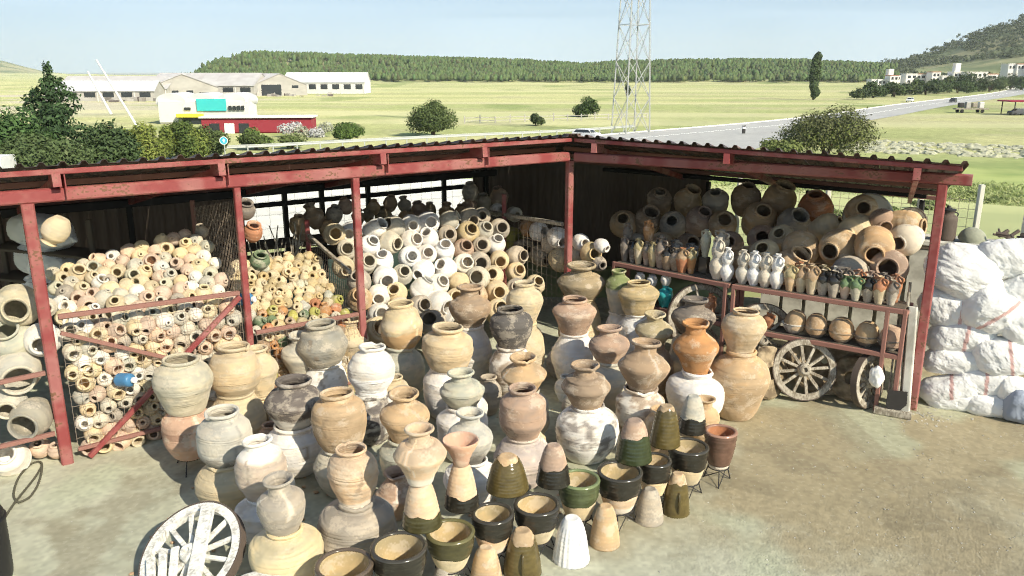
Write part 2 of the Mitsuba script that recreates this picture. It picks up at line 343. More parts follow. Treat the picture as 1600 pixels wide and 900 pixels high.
CONES = [
    ('peach_olive', -0.751, 5.968, 0.56, 0.399, 0.164),
    ('peach_black', -0.436, 6.266, 0.56, 0.4, 0.147),
    ('olive', -0.041, 6.565, 0.56, 0.316, 0.19),
    ('pink_black', 0.378, 6.673, 0.56, 0.37, 0.152),
    ('pink_green', 1.181, 7.126, 0.57, 0.4, 0.176),
    ('olive', 1.546, 7.449, 0.57, 0.411, 0.151),
    ('grey_black', 1.887, 7.764, 0.57, 0.384, 0.147),
    ('tan', -0.22, 5.99, 0.0, 0.325, 0.141),
    ('amber', 0.09, 6.129, 0.0, 0.401, 0.166),
    ('white', 0.528, 6.309, 0.0, 0.412, 0.165),
    ('tan', 0.854, 6.556, 0.0, 0.387, 0.141),
    ('grey', 1.329, 6.959, 0.0, 0.334, 0.142),
    ('amber', 1.62, 7.108, 0.0, 0.42, 0.132),
    ('grey', -0.567, 5.87, 0.0, 0.227, 0.107),
]
BIG = [  # big jars lying in the right wing: x, y, z, radius, axis, colour, look
    (4.149, 11.326, 1.767, 0.258, (-0.2, -0.95, -0.05), 'tan', 'tan brown jar lying with a pale ringed mouth, leftmost of the lying big jars'),
    (4.613, 11.095, 1.835, 0.262, (-0.72, -0.65, -0.05), 'tan', 'tan jar lying with its pale ringed mouth turned left in shade'),
    (4.936, 10.718, 1.916, 0.262, (-0.38, -0.9, -0.2), 'tanorange', 'large tan orange jar lying mouth forward, lowest at the right end'),
    (5.393, 10.787, 2.008, 0.219, (-0.75, -0.6, -0.1), 'palewhite', 'whitish jar lying with a wide dark mouth beside the corner post'),
    (5.525, 11.176, 2.132, 0.226, (0.6, -0.6, 0.1), 'tan', 'tan jar lying on top beside the corner post'),
    (5.283, 11.327, 2.159, 0.192, (-0.25, -0.95, -0.15), 'rosy', 'rosy jar lying on top with a ringed dark mouth'),
    (4.966, 11.406, 2.014, 0.231, (-0.7, -0.6, -0.2), 'cream', 'cream jar lying half in shade, top row'),
    (4.72, 11.913, 1.956, 0.212, (0.5, -0.5, 0.4), 'cream', 'broken cream jar lying on the dark heap'),
    (3.936, 11.046, 1.55, 0.244, (0.3, -0.5, 0.8), 'tan', 'tan jar belly up behind the white pitchers'),
    (4.585, 10.583, 1.59, 0.243, (-0.5, -0.85, 0), 'greytan', 'grey tan jar lying behind the row of glazed jugs'),
    (3.672, 11.387, 1.621, 0.214, (-0.4, -0.6, 0.6), 'cream', 'cream jar half buried behind the white pitchers'),
    (3.374, 11.455, 1.51, 0.206, (0.2, -0.4, 0.9), 'tan', 'tan jar behind the second white pitcher'),
    (4.117, 11.935, 1.775, 0.194, (-0.5, -0.6, 0.5), 'cream', 'cream jar catching light at the edge of the shade'),
    (5.316, 12.13, 2.173, 0.234, (-0.3, -0.9, 0.3), 'tan', 'tan jar lying open topped against the rear fence'),
    (5.08, 10.511, 1.679, 0.241, (-0.5, -0.8, 0.1), 'rosy', 'grey brown jar lying deep in shade by the corner post'),
    (4.506, 11.456, 1.433, 0.235, (-0.4, -0.8, 0.1), 'tan', 'grey brown jar under the lying jars, in shade'),
    (4.111, 14.058, 2.055, 0.248, (0, -0.4, 0.9), 'brown', 'dark jar on the heap against the left side of the rear opening'),
    (4.599, 13.754, 2.057, 0.287, (0.2, -0.4, 0.9), 'tan', 'dark jar on the heap below the second fence post'),
    (5.019, 13.14, 2.004, 0.275, (-0.2, -0.4, 0.9), 'terracotta', 'dark jar on the heap against the wire fence'),
    (4.141, 13.333, 1.809, 0.28, (0, -0.7, 0.6), 'tan', 'dark jar deep in the right wing below the rear opening'),
    (4.562, 12.835, 1.825, 0.249, (0.1, -0.7, 0.6), 'greytan', 'dark reddish jar deep in the right wing'),
    (3.99, 12.602, 1.629, 0.235, (-0.3, -0.8, 0.4), 'rosy', 'dark jar in shade behind the tallest white pitcher'),
    (2.022, 14.299, 1.554, 0.243, (-0.2, -0.8, 0.5), 'tan', 'tan jar in deep shade behind the left end of the upper shelf'),
    (2.423, 14.166, 1.648, 0.251, (0.1, -0.7, 0.7), 'brown', 'brown jar in deep shade behind the orange raised jug'),
    (2.832, 13.912, 1.625, 0.236, (-0.3, -0.8, 0.4), 'greytan', 'grey tan jar in deep shade behind the brown jugs'),
    (3.246, 13.772, 1.708, 0.245, (0.2, -0.6, 0.7), 'rosy', 'rosy jar in deep shade behind the round brown jugs'),
    (3.566, 13.455, 1.71, 0.228, (-0.1, -0.8, 0.5), 'tan', 'tan jar in deep shade behind the pale green raised jug'),
    (2.127, 13.762, 1.279, 0.224, (0.3, -0.8, 0.3), 'greytan', 'grey tan jar low in shade behind the upper shelf jugs'),
    (2.577, 13.482, 1.349, 0.219, (-0.3, -0.8, 0.3), 'tan', 'tan jar low in shade behind the middle of the upper shelf'),
    (2.939, 13.139, 1.411, 0.214, (0.2, -0.8, 0.4), 'brown', 'brown jar low in shade behind the reddish jugs'),
    (3.474, 12.57, 1.563, 0.215, (-0.3, -0.8, 0.4), 'rosy', 'rosy jar low in shade behind the tallest white jug'),
    (2.692, 14.588, 1.904, 0.234, (0, -0.5, 0.8), 'brown', 'brown jar topmost in the dark left part of the right wing'),
    (3.175, 14.405, 1.979, 0.242, (0.2, -0.5, 0.8), 'tan', 'tan jar topmost in the dark middle of the right wing'),
    (3.58, 14.035, 1.991, 0.225, (-0.2, -0.5, 0.8), 'greytan', 'grey tan jar topmost left of the rear opening'),
    (5.053, 11.587, 1.644, 0.236, (-0.4, -0.9, 0.1), 'brown', 'dark jar wedged behind the front lying jars'),
]
SIDE = [  # big jars lying in the open bay left of the first post
    (-5.401, 8.432, 1.746, 0.235, (0.45, -0.85, 0.05), 'olivecream', 'big olive cream jar with a small dark mouth, topmost of the left bay'),
    (-5.458, 8.331, 1.36, 0.235, (0.1, -0.6, 0.8), 'palegreen', 'pale green domed jar turned mouth down'),
    (-5.136, 8.499, 1.712, 0.102, (0.6, -0.8, 0.1), 'pale', 'pale jar peeping out behind the first post'),
    (-5.115, 8.329, 1.397, 0.179, (0.35, -0.9, -0.1), 'whitewash', 'whitish jar with its mouth behind the first post'),
    (-5.374, 8.206, 1.072, 0.234, (0.55, -0.8, -0.15), 'pale', 'large pale jar with a broad white ringed mouth'),
    (-5.452, 8.089, 0.748, 0.172, (0.35, -0.92, -0.1), 'pale', 'pale jar with a round dark mouth below the upper rail'),
    (-5.228, 8.089, 0.583, 0.212, (0.1, -0.98, -0.1), 'grey', 'grey jar with a wide flat ringed mouth'),
    (-5.436, 7.941, 0.165, 0.184, (0.25, -0.7, 0.65), 'whitewash', 'large white jar lying on the ground beside the post'),
    (-5.279, 8.212, 0.156, 0.109, (0.2, -0.6, 0.75), 'pinkcream', 'pinkish cream pot standing behind the lower rail'),
    (-5.101, 8.217, 0.123, 0.086, (0.1, -0.3, 0.9), 'pinkcream', 'small pinkish pot at the foot of the first post'),
]
CORNER = [  # jars behind the divider by the corner post
    (-0.705, 15.073, 1.497, 0.182, 'olive'),
    (-0.477, 14.752, 1.47, 0.155, 'cream'),
    (-0.279, 14.476, 1.804, 0.116, 'white'),
    (0.034, 14.037, 1.797, 0.136, 'pale'),
    (0.277, 13.696, 1.62, 0.144, 'orange'),
    (0.457, 13.444, 1.602, 0.163, 'white'),
    (0.0, 14.084, 1.362, 0.194, 'yellowgreen'),
    (0.76, 13.019, 1.577, 0.18, 'white'),
    (0.202, 13.801, 1.213, 0.191, 'striped'),
    (0.502, 13.38, 1.192, 0.186, 'striped'),
    (0.653, 13.169, 1.437, 0.161, 'greytan'),
    (0.804, 12.957, 1.233, 0.201, 'cream'),
    (-0.058, 14.165, 1.063, 0.139, 'pale'),
    (1.1, 12.542, 1.61, 0.143, 'white'),
    (1.247, 12.336, 1.468, 0.171, 'yellowtan'),
    (1.383, 12.146, 1.632, 0.109, 'white'),
    (1.347, 12.196, 1.336, 0.12, 'greybrown'),
    (1.049, 12.613, 1.386, 0.123, 'pale'),
    (-0.331, 14.548, 1.232, 0.154, 'cream'),
    (-0.517, 14.808, 1.216, 0.144, 'striped'),
]
BACKROW = [  # dark pots standing on the back of the heaps
    (-3.558, 13.187, 1.76, 0.149),
    (-3.333, 13.348, 1.882, 0.183),
    (-3.035, 13.56, 1.868, 0.142),
    (-2.857, 13.687, 2.001, 0.121),
    (-2.642, 14.578, 1.669, 0.117),
    (-2.542, 14.65, 1.823, 0.118),
    (-2.263, 14.848, 1.863, 0.131),
    (-2.025, 15.018, 1.812, 0.133),
    (-1.772, 15.199, 1.66, 0.159),
    (-1.578, 15.337, 1.662, 0.123),
    (-1.276, 15.552, 1.575, 0.163),
    (-1.013, 15.741, 1.569, 0.114),
    (-0.825, 15.875, 1.931, 0.165),
    (-0.853, 15.855, 1.653, 0.153),
    (-2.38, 14.765, 1.612, 0.167),
    (-2.0, 15.036, 1.54, 0.17),
    (-1.63, 15.3, 1.444, 0.148),
    (-0.579, 16.05, 1.674, 0.167),
    (-0.261, 16.277, 1.769, 0.182),
    (-2.798, 14.467, 1.665, 0.128),
    (-3.158, 13.472, 1.674, 0.142),
    (-3.49, 13.236, 1.533, 0.129),
]
SACKS = [  # x, y, z, half length, half height, tilt, stripe, look
    (5.828, 10.036, 1.742, 0.379, 0.403, -62, 0, 'fat white sack standing upright at the top left of the sack stack'),
    (6.237, 9.857, 1.968, 0.386, 0.249, -28, 0, 'white grey sack slumped at the very top right of the stack'),
    (5.704, 9.993, 1.291, 0.415, 0.257, -4, 1, 'white sack with a slanting red stripe, lying below the upright one'),
    (6.099, 9.776, 1.355, 0.397, 0.341, 40, 1, 'white sack tilted upward with a red stripe near its right end'),
    (6.338, 9.692, 1.571, 0.24, 0.2, -20, 0, 'small grey white sack end under the topmost right sack'),
    (5.781, 9.848, 0.904, 0.429, 0.215, -6, 1, 'white sack with a red stripe across its middle, left in the middle row'),
    (5.72, 9.804, 0.587, 0.398, 0.182, -8, 0, 'plain white sack with a knotted end, under the middle striped sack'),
    (6.184, 9.569, 0.759, 0.355, 0.25, -20, 1, 'white sack with a tied corner and red stripe, right of the middle row'),
    (6.029, 9.576, 0.429, 0.375, 0.171, -14, 1, 'white sack with a broad faded red stripe near its end'),
    (5.703, 9.735, 0.278, 0.432, 0.191, -20, 1, 'white sack sloping down to the right, second from the bottom left'),
    (5.71, 9.673, 0.12, 0.349, 0.141, 0, 0, 'tied white sack lying on the ground at the left foot of the stack'),
    (6.06, 9.46, 0.124, 0.325, 0.146, 4, 0, 'plain white sack on the ground, second from the left'),
    (6.338, 9.291, 0.19, 0.224, 0.224, 8, 2, 'blue grey sack on the ground at the right edge'),
    (6.315, 9.386, 0.367, 0.256, 0.176, 0, 0, 'grey white sack resting on the blue grey one'),
    (6.338, 9.587, 1.176, 0.24, 0.256, -30, 0, 'creased white sack at the right edge of the middle row'),
]
JUNK = [(5.29, 11.463, 2.377), (5.725, 11.223, 2.37), (6.025, 11.059, 2.513), (6.28, 10.918, 2.358), (6.485, 10.806, 2.324), (6.617, 10.733, 2.319)]
LOOP = [(-4.93, 6.969), (-4.986, 7.208), (-5.058, 7.529), (-5.119, 7.846), (-5.18, 8.05), (-5.274, 8.141), (-5.324, 8.08), (-5.285, 7.846), (-5.204, 7.596), (-5.076, 7.359), (-4.957, 7.246), (-4.918, 7.334), (-4.959, 7.542), (-5.046, 7.789), (-5.163, 8.02)]

# ------------------------------------------------------------------ terrain
def terrain(x, y):
    """Height of the ground: the yard is a terrace, the plain beyond lies 5.5 m lower, hills far behind."""
    x, y = np.asarray(x, float), np.asarray(y, float)
    r = np.hypot(x, y); az = np.degrees(np.arctan2(x, np.maximum(y, 1e-6)))
    t = np.clip((r - 17) / 73, 0, 1); z = -5.5 * t * t * (3 - 2 * t)
    ridge = np.interp(az, [-40, -24, -20.5, -19.5, -17, -9, 0, 5, 8, 14, 19, 23, 27, 40], [0, 0, 4, 17, 28, 24, 20, 15, 18.5, 19, 17, 12, 5, 0])
    z = z + ridge * np.exp(-((r - 985) / 115.) ** 2) * (y > 0)
    east = np.interp(az, [10, 16, 21, 23.5, 25, 27, 28.5, 30, 31.6, 36, 44, 60], [0, 7, 13, 20, 31, 45, 60, 76, 92, 120, 100, 30])
    z = z + east * np.exp(-((r - 1550) / 430.) ** 2) * (y > 0)
    west = np.interp(az, [-70, -45, -36, -33, -31, -29, -27, -22], [150, 170, 130, 88, 52, 12, 6, 0])
    z = z + west * np.exp(-((r - 4000) / 700.) ** 2) * (y > 0)
    return z
rr = np.r_[0.01, 6, 12, 16.9, np.geomspace(18, 6500, 88)]
aa = np.radians(np.r_[np.linspace(-180, -46, 34), np.linspace(-44, 44, 133), np.linspace(46, 178, 33)])
R_, A_ = np.meshgrid(rr, aa, indexing='ij')
gx, gy = R_ * np.sin(A_), R_ * np.cos(A_)
gz = terrain(gx, gy)
rough = meshkit.fbm(np.stack([gx * .02, gy * .02, gx * 0], -1), 4, 3) - .5
gz = gz + np.where(R_ > 600, rough * np.clip((R_ - 600) / 900, 0, 1) * 16 * (gz > 0), 0)
na = len(aa); i, j = np.meshgrid(np.arange(len(rr) - 1), np.arange(na), indexing='ij')
a_, b_ = (i * na + j).ravel(), (i * na + (j + 1) % na).ravel()
struct('ground', trimesh.Trimesh(np.c_[gx.ravel(), gy.ravel(), gz.ravel()], np.vstack([np.c_[a_, b_ + na, b_], np.c_[a_, a_ + na, b_ + na]]), process=False), 'field_soil', True)

# the yard: one worn sheet of packed dirt on the terrace
gxs, gys = np.meshgrid(np.linspace(-15, 15, 121), np.linspace(-13, 15, 113), indexing='ij')
keep = np.hypot(gxs, gys) < 16.6
yz = .012 + .018 * (meshkit.fbm(np.stack([gxs * 1.1, gys * 1.1, gxs * 0], -1), 3, 5) - .5)
idx = np.arange(gxs.size).reshape(gxs.shape)
q = np.stack([idx[:-1, :-1], idx[1:, :-1], idx[1:, 1:], idx[:-1, 1:]], -1)[keep[:-1, :-1] & keep[1:, :-1] & keep[1:, 1:] & keep[:-1, 1:]]
struct('yard', (np.c_[gxs.ravel(), gys.ravel(), yz.ravel()], q), 'yard_dirt', True)
rng = np.random.default_rng(5)
def pebble(p, r):
    m = trimesh.creation.icosphere(subdivisions=0, radius=r); m.vertices *= rng.uniform(.5, 1.2, (len(m.vertices), 1)) * V(1, 1, .6)
    m.apply_translation(p); return m
peb = [pebble(V(rng.uniform(2.2, 6.5), rng.uniform(5.2, 9.6), .015), rng.uniform(.004, .012)) for _ in range(420)]
peb += [pebble(V(rng.normal(5.2, .25), rng.normal(9.35, .15), .015), rng.uniform(.008, .022)) for _ in range(60)]
peb += [pebble(V(rng.uniform(-5.5, 2), rng.uniform(5, 8.2), .015), rng.uniform(.004, .012)) for _ in range(120)]
sh_ = [pebble(V(x_, y_, .02), r_) for x_, y_, r_ in rng.uniform((-3.4, 5.6, .01), (2.4, 9.8, .03), (260, 3)) if 6.0 + .6 * (x_ + 1.3) < y_ and y_ < 9.9 + .5 * x_]
k = thing('potsherds', 'broken clay crumbs and potsherds lying between the stacked jars', kind='stuff'); put(k, cat(sh_), 'sherd')
scene['sherd'] = two(princ((.44, .30, .19), .9, .2))
k = thing('grit', 'pale grit and crumbs scattered over the brown yard', kind='stuff'); put(k, cat(peb), 'concrete')

# ------------------------------------------------------------------ the road, its kerb, paving behind the shed
far_edge = V([-75, 60], [-42.8, 94], [-31.4, 99.4], [-20.4, 107.9], [-5.6, 118.3], [10, 127.8], [21.8, 139.2], [53.5, 171.3], [122.9, 263.5], [230, 400], [363.7, 588], [560, 860])
def ribbon(line, o0, o1, dz, name, bs, step=6.):
    s = np.r_[0, np.cumsum(np.hypot(*np.diff(line, axis=0).T))]; t = np.arange(0, s[-1], step)
    P = np.c_[PchipInterpolator(s, line[:, 0])(t), PchipInterpolator(s, line[:, 1])(t)]
    d = np.gradient(P, axis=0); d /= np.linalg.norm(d, axis=1)[:, None]; nrm = np.c_[d[:, 1], -d[:, 0]]
    L, Rr = P + nrm * o0, P + nrm * o1
    n = len(P); v = np.vstack([np.c_[L, terrain(*L.T) + dz], np.c_[Rr, terrain(*Rr.T) + dz]])
    k_ = np.arange(n - 1)
    return P, nrm, (v, np.c_[k_, k_ + n, k_ + n + 1, k_ + 1])
P_road, n_road, m_ = ribbon(far_edge, 0, 15, .05, 'road', None)
struct('road', m_, 'asphalt', True)
struct('kerb', cat([bar(np.r_[P_road[i], terrain(*P_road[i]) + .06], np.r_[P_road[i + 1], terrain(*P_road[i + 1]) + .06], .55, .3) for i in range(len(P_road) - 1)]), 'off_white')
_, _, m_ = ribbon(far_edge, 7.3, 7.6, .06, 'line', None); struct('road_marking', m_, 'white_paint', True)
ap = V([9, 129], [21.8, 139.4], [53.5, 171.5], [70, 192], [62, 158], [45.5, 132], [28, 100], [17, 92], [6, 104])
apm = trimesh.creation.triangulate_polygon(__import__('shapely').Polygon(ap), engine='earcut'); apv = np.c_[apm[0], terrain(*apm[0].T) + .025]
struct('road_apron', (apv, apm[1]), 'asphalt')
k = thing('paving')
labels[k] = {'kind': 'structure'}
pv = []
for yy in np.arange(21.5, 60, 2.6):
    for xx in np.arange(-24, 2, 2.6):
        u_ = xx / yy
        if -.37 < u_ < -.015 and len(pv) < 290:
            pv.append((xx, yy))
gxp = V([-24, 20.5], [-6, 20.5], [0, 20.5], [0, 63], [-24, 63])
nx, ny = 14, 24
xs_, ys_ = np.meshgrid(np.linspace(-25, 1.5, nx), np.linspace(20, 64, ny), indexing='ij')
idx = np.arange(nx * ny).reshape(nx, ny)
put(k, (np.c_[xs_.ravel(), ys_.ravel(), terrain(xs_, ys_).ravel() + .03], np.stack([idx[:-1, :-1], idx[1:, :-1], idx[1:, 1:], idx[:-1, 1:]], -1).reshape(-1, 4)), 'concrete', True)
for xx, yy in pv:
    z0, z1 = float(terrain(xx, yy - 1.3)) + .06, float(terrain(xx, yy + 1.3)) + .06
    part(k, 'paving_slab', bar(V(xx, yy - 1.28, z0), V(xx, yy + 1.28, z1), 2.56, .08), 'pale_paving')

# ------------------------------------------------------------------ the shed
P1, P2, P3, P4, P5 = V(-4.95, 8.14), V(-3.22, 9.37), V(-2.0, 10.24), V(.88, 12.3), V(5.17, 9.63)
dl = unit(P4 - P1); ml = V(-dl[1], dl[0]); dr2 = unit(P5 - P4); mr = V(-dr2[1], dr2[0])
P0 = P1 - dl * 2.9
BZ = 2.92
shed = thing('open_shed', 'long open shed of red painted steel posts and corrugated metal roof bent in an L', 'shed')
p3 = lambda p, z: V(p[0], p[1], z)
for p in (P0, P1): part(shed, 'post', bar(p3(p, 0), p3(p, BZ), .12, .12, up=p3(dl, 0)), 'red_paint')
for p, w_ in ((P2, .075), (P3, .09)): part(shed, 'post', bar(p3(p, 0), p3(p, BZ), w_, w_, up=p3(dl, 0)), 'red_paint')
part(shed, 'post', bar(p3(P4, 0), p3(P4, BZ), .10, .10, up=p3(dl, 0)), 'red_paint')
part(shed, 'post', bar(p3(P5, 0), p3(P5, BZ), .11, .11, up=p3(dr2, 0)), 'red_paint')
part(shed, 'front_beam', bar(p3(P0 - dl * .6, BZ + .068), p3(P4 - dl * .05, BZ + .068), .13, .135), 'red_paint')
part(shed, 'front_beam', bar(p3(P4 + dr2 * .1, BZ + .065), p3(P5 + dr2 * .30, BZ + .065), .13, .13), 'red_paint')
EL0, EJ, ER = V(-4.88, 8.04), V(.90, 12.155), V(4.98, 8.96)
el = unit(EJ - EL0); er = unit(ER - EJ); ELs = EL0 - el * 3.4; EReX = ER + er * .0
SL = .19; ZE = 3.285
nl = V(-el[1], el[0]); nr = unit(V(.44, .90))
zr = lambda s: ZE - .065 * s / np.linalg.norm(ER - EJ)
part(shed, 'eave_rail', bar(p3(ELs, ZE - .055), p3(EJ - el * .02, ZE - .04), .05, .055), 'red_paint')
part(shed, 'eave_rail', bar(p3(EJ + er * .05, ZE - .04), p3(ER + er * .02, ZE - .105), .05, .055), 'red_paint')
DEP = 6.0
# rafters: from the eave rail over the beam to the rear, their front ends show as stubs on the beam
def px_on(A, d, u): return A + d * u
for u in (-2.4, .28, 1.93, 3.95, 5.5):
    a = EL0 + el * u
    part(shed, 'rafter', bar(p3(a + nl * .28, ZE - .20), p3(a + nl * DEP, ZE - .15 - SL * DEP), .07, .10), 'red_paint')
    part(shed, 'bracket', prism([(-.04, -.085), (.04, -.085), (.04, .05), (-.04, .05)], p3(a - nl * .05, ZE - .115), p3(a + nl * .28, ZE - .15)), 'red_paint')
    part(shed, 'gusset', prism([(0, -.22), (.012, -.22), (.012, .02), (-.0, .02)], p3(a - nl * .03 + el * .07, ZE - .10), p3(a + nl * .22 + el * .07, ZE - .10)), 'red_paint')
for u in (.4, 2.45, 4.75):
    a = EJ + er * u
    part(shed, 'rafter', bar(p3(a + nr * .28, zr(u) - .20), p3(a + nr * 5.6, zr(u) - .15 - SL * 5.6), .07, .10), 'red_paint')
    part(shed, 'bracket', prism([(-.04, -.085), (.04, -.085), (.04, .05), (-.04, .05)], p3(a - nr * .05, zr(u) - .115), p3(a + nr * .28, zr(u) - .15)), 'red_paint')
# purlins under the sheets
for d_ in (1.4, 2.9, 4.4, 5.8):
    c_ = EJ + (nl + nr) / np.linalg.norm(nl + nr) * 0
    cut = d_ * math.tan(math.acos(np.clip(nl @ nr, -1, 1)) / 2)
    part(shed, 'purlin', bar(p3(ELs + nl * d_, ZE - .055 - SL * d_), p3(EJ + nl * d_ + el * (cut - .05), ZE - .055 - SL * d_), .05, .07), 'rusty_red')
    part(shed, 'purlin', bar(p3(EJ + nr * d_ - er * (cut - .05), ZE - .055 - SL * d_), p3(ER + nr * d_, ZE - .12 - SL * d_), .05, .07), 'rusty_red')
# corrugated sheets, one part each; each is a solid of ribs running down the slope
def corrugated(origin, along, back, length, width, z0, slope, pitch=.19, hgt=.038, thick=.004, dz=0.0):
    n = max(1, int(round(width / pitch))); w = width / n
    top = []
    for k_ in range(n):
        for f_, h_ in ((0, 0), (.55, 0), (.68, hgt), (.87, hgt)):
            top.append((k_ * w + f_ * w, h_))
    top.append((width, 0)); top = np.array(top)
    m = len(top); v = []
    for e, l in ((0, -.06), (1, length)):
        for s_ in (thick, 0.0):
            for x_, h_ in top:
                p = origin + along * x_ + back * l
                v.append((p[0], p[1], z0 + dz * x_ + h_ + s_ - slope * l))
    f = []
    for k_ in range(m - 1):
        f += [[k_, k_ + 1, 2 * m + k_ + 1], [k_, 2 * m + k_ + 1, 2 * m + k_]]
        f += [[m + k_, 3 * m + k_ + 1, m + k_ + 1], [m + k_, 3 * m + k_, 3 * m + k_ + 1]]
        f += [[k_, m + k_, m + k_ + 1], [k_, m + k_ + 1, k_ + 1], [2 * m + k_, 2 * m + k_ + 1, 3 * m + k_ + 1], [2 * m + k_, 3 * m + k_ + 1, 3 * m + k_]]
    return trimesh.Trimesh(np.array(v), f, process=False)
half = math.acos(np.clip(nl @ nr, -1, 1)) / 2
bis = unit(nl + nr); side = V(bis[1], -bis[0])        # points to the right of the hip line
ws = .95
L_ = np.linalg.norm(EJ - ELs); n_ = int(math.ceil((L_ + DEP * math.tan(half)) / ws))
for k_ in range(n_):
    o = ELs + el * (k_ * ws)
    m = corrugated(o, el, nl, DEP + .1 + (k_ % 3) * .03, ws - .004, ZE + (k_ % 2) * .003, SL)
    try: m = m.slice_plane(p3(EJ, 0), p3(-side, 0), cap=False)
    except Exception: pass
    if len(m.faces): part(shed, 'roof_sheet', m, 'roof_metal')
L_ = np.linalg.norm(ER - EJ) + .08; ext = DEP * math.tan(half) + 1.5; n_ = int(math.ceil((L_ + ext) / ws))
for k_ in range(n_):
    s0 = L_ - (k_ + 1) * ws
    o = EJ + er * s0
    m = corrugated(o, er, nr, 5.7 + (k_ % 3) * .03, ws - .004, zr(s0) + (k_ % 2) * .003, SL, dz=-.065 / 5.18)
    m = m.slice_plane(p3(EJ, 0), p3(side, 0), cap=False)
    if len(m.faces): part(shed, 'roof_sheet', m, 'roof_metal')
hipz = lambda d_: ZE + .05 - SL * d_ * math.cos(half)
part(shed, 'hip_cap', bar(p3(EJ - bis * .04, hipz(0)), p3(EJ + bis * 6.4, hipz(6.4)), .26, .012), 'roof_metal')
# rear: posts, rails, closed walls of sheet
BL = lambda u, z: p3(EL0 + el * u + nl * (DEP - .35), z)
zb_ = ZE - .12 - SL * (DEP - .35)
part(shed, 'rear_beam', bar(BL(-3.5, zb_ - .05), BL(9.6, zb_ - .05), .08, .14), 'dark_steel')
for u in (-3.4, -.6, 1.9, 3.8, 4.65, 5.4, 6.4, 8.2, 9.3):
    part(shed, 'rear_post', bar(BL(u, 0), BL(u, zb_ - .12), .09, .09, up=p3(el, 0)), 'dark_steel')
part(shed, 'rear_rail', bar(BL(3.8, zb_ - .30), BL(9.0, zb_ - .30), .06, .09), 'dark_steel')
part(shed, 'rear_low_rail', bar(BL(3.8, .72), BL(9.3, .72), .05, .28), 'dark_board')
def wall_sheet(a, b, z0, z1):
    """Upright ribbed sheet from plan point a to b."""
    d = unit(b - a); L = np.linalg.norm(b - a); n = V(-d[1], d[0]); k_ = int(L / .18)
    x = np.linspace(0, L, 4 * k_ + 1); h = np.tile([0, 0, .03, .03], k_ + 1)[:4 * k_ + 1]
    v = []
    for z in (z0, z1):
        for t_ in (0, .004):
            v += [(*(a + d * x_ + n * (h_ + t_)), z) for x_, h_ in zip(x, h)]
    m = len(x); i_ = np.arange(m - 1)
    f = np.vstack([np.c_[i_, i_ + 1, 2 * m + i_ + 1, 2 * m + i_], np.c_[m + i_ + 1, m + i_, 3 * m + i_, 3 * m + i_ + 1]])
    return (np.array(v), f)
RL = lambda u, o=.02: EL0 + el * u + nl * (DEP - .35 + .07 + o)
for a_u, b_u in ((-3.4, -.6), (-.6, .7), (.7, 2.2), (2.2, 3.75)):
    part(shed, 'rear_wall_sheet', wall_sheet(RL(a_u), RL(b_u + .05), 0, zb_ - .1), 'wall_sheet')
RR = lambda u, o=0.: EJ + er * u + nr * (5.25 + o)
zc_ = ZE - .12 - SL * 5.25
cL = EL0 + el * 7.6 + nl * (DEP - .28)
hip_rear = EJ + bis * 6.25
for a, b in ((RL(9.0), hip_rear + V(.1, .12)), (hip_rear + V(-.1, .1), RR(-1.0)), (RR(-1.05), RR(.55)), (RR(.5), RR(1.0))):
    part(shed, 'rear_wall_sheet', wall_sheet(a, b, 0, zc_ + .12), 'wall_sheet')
part(shed, 'rear_beam', bar(p3(RR(-2.5, -.06), zc_), p3(RR(5.0, -.06), zc_), .07, .08), 'dark_steel')
for u in (1.0, 3.0, 4.95):
    part(shed, 'rear_post', bar(p3(RR(u, -.06), 0), p3(RR(u, -.06), zc_ - .08), .08, .08, up=p3(er, 0)), 'dark_steel')
# welded mesh: one part of thin wires per panel
def mesh_panel(a, b, z0, z1, step, r=.0025, za=None, zb=None):
    """Wires between plan points a, b; the top may slope from za to zb."""
    za = z1 if za is None else za; zb = z1 if zb is None else zb
    L = np.linalg.norm(b - a); ms = []
    n = max(2, int(round(L / step)))
    for t_ in np.linspace(0, 1, n + 1):
        p = a + (b - a) * t_; ms.append(rod(p3(p, z0), p3(p, za + (zb - za) * t_), r, 4))
    for z in np.arange(z0, max(za, zb) + .001, step):
        t0 = 0 if z <= za else (z - za) / (zb - za); t1 = 1 if z <= zb else (z - za) / (zb - za)
        if t1 - t0 > .02: ms.append(rod(p3(a + (b - a) * t0, z), p3(a + (b - a) * t1, z), r, 4))
    return cat(ms)
part(shed, 'rear_mesh', mesh_panel(V(*BL(3.85, 0)[:2]) + nl * .06, V(*BL(8.95, 0)[:2]) + nl * .06, .8, zb_ - .1, .26, .0022), 'dark_steel', kind='stuff')
# mesh gates and dividers
off = -ml * .04
g = thing('mesh_gate', 'tall rusty red mesh gate with crossing diagonal bars before the left heap', 'gate')
a, b = P1 + dl * .12 + off, P2 - dl * .09 + off
fr = lambda p, q, w=.05: bar(p, q, w * .8, w, up=p3(ml, 0))
part(g, 'top_rail', fr(p3(a, 1.70), p3(b, 1.66), .06), 'rusty_red')
part(g, 'bottom_rail', fr(p3(a, .16), p3(b, .20)), 'rusty_red')
part(g, 'diagonal', fr(p3(b - ml * .02, 1.62), p3(a - ml * .02 + dl * .1, .05), .065), 'red_paint')
part(g, 'diagonal', fr(p3(a - ml * .005, 1.52), p3(a * .42 + b * .58, .98), .05), 'rusty_red')
part(g, 'wire_mesh', mesh_panel(a + off * .4, b + off * .4, .17, 1.68, .125, .0026), 'wire', kind='stuff')
g = thing('low_mesh_gate', 'low rusty mesh gate between the second and third red posts', 'gate')
a, b = P2 + dl * .07 + off, P3 - dl * .07 + off
part(g, 'top_rail', fr(p3(a, 1.13), p3(b, 1.13), .055), 'rusty_red')
part(g, 'bottom_rail', fr(p3(a, .2), p3(b, .2)), 'rusty_red')
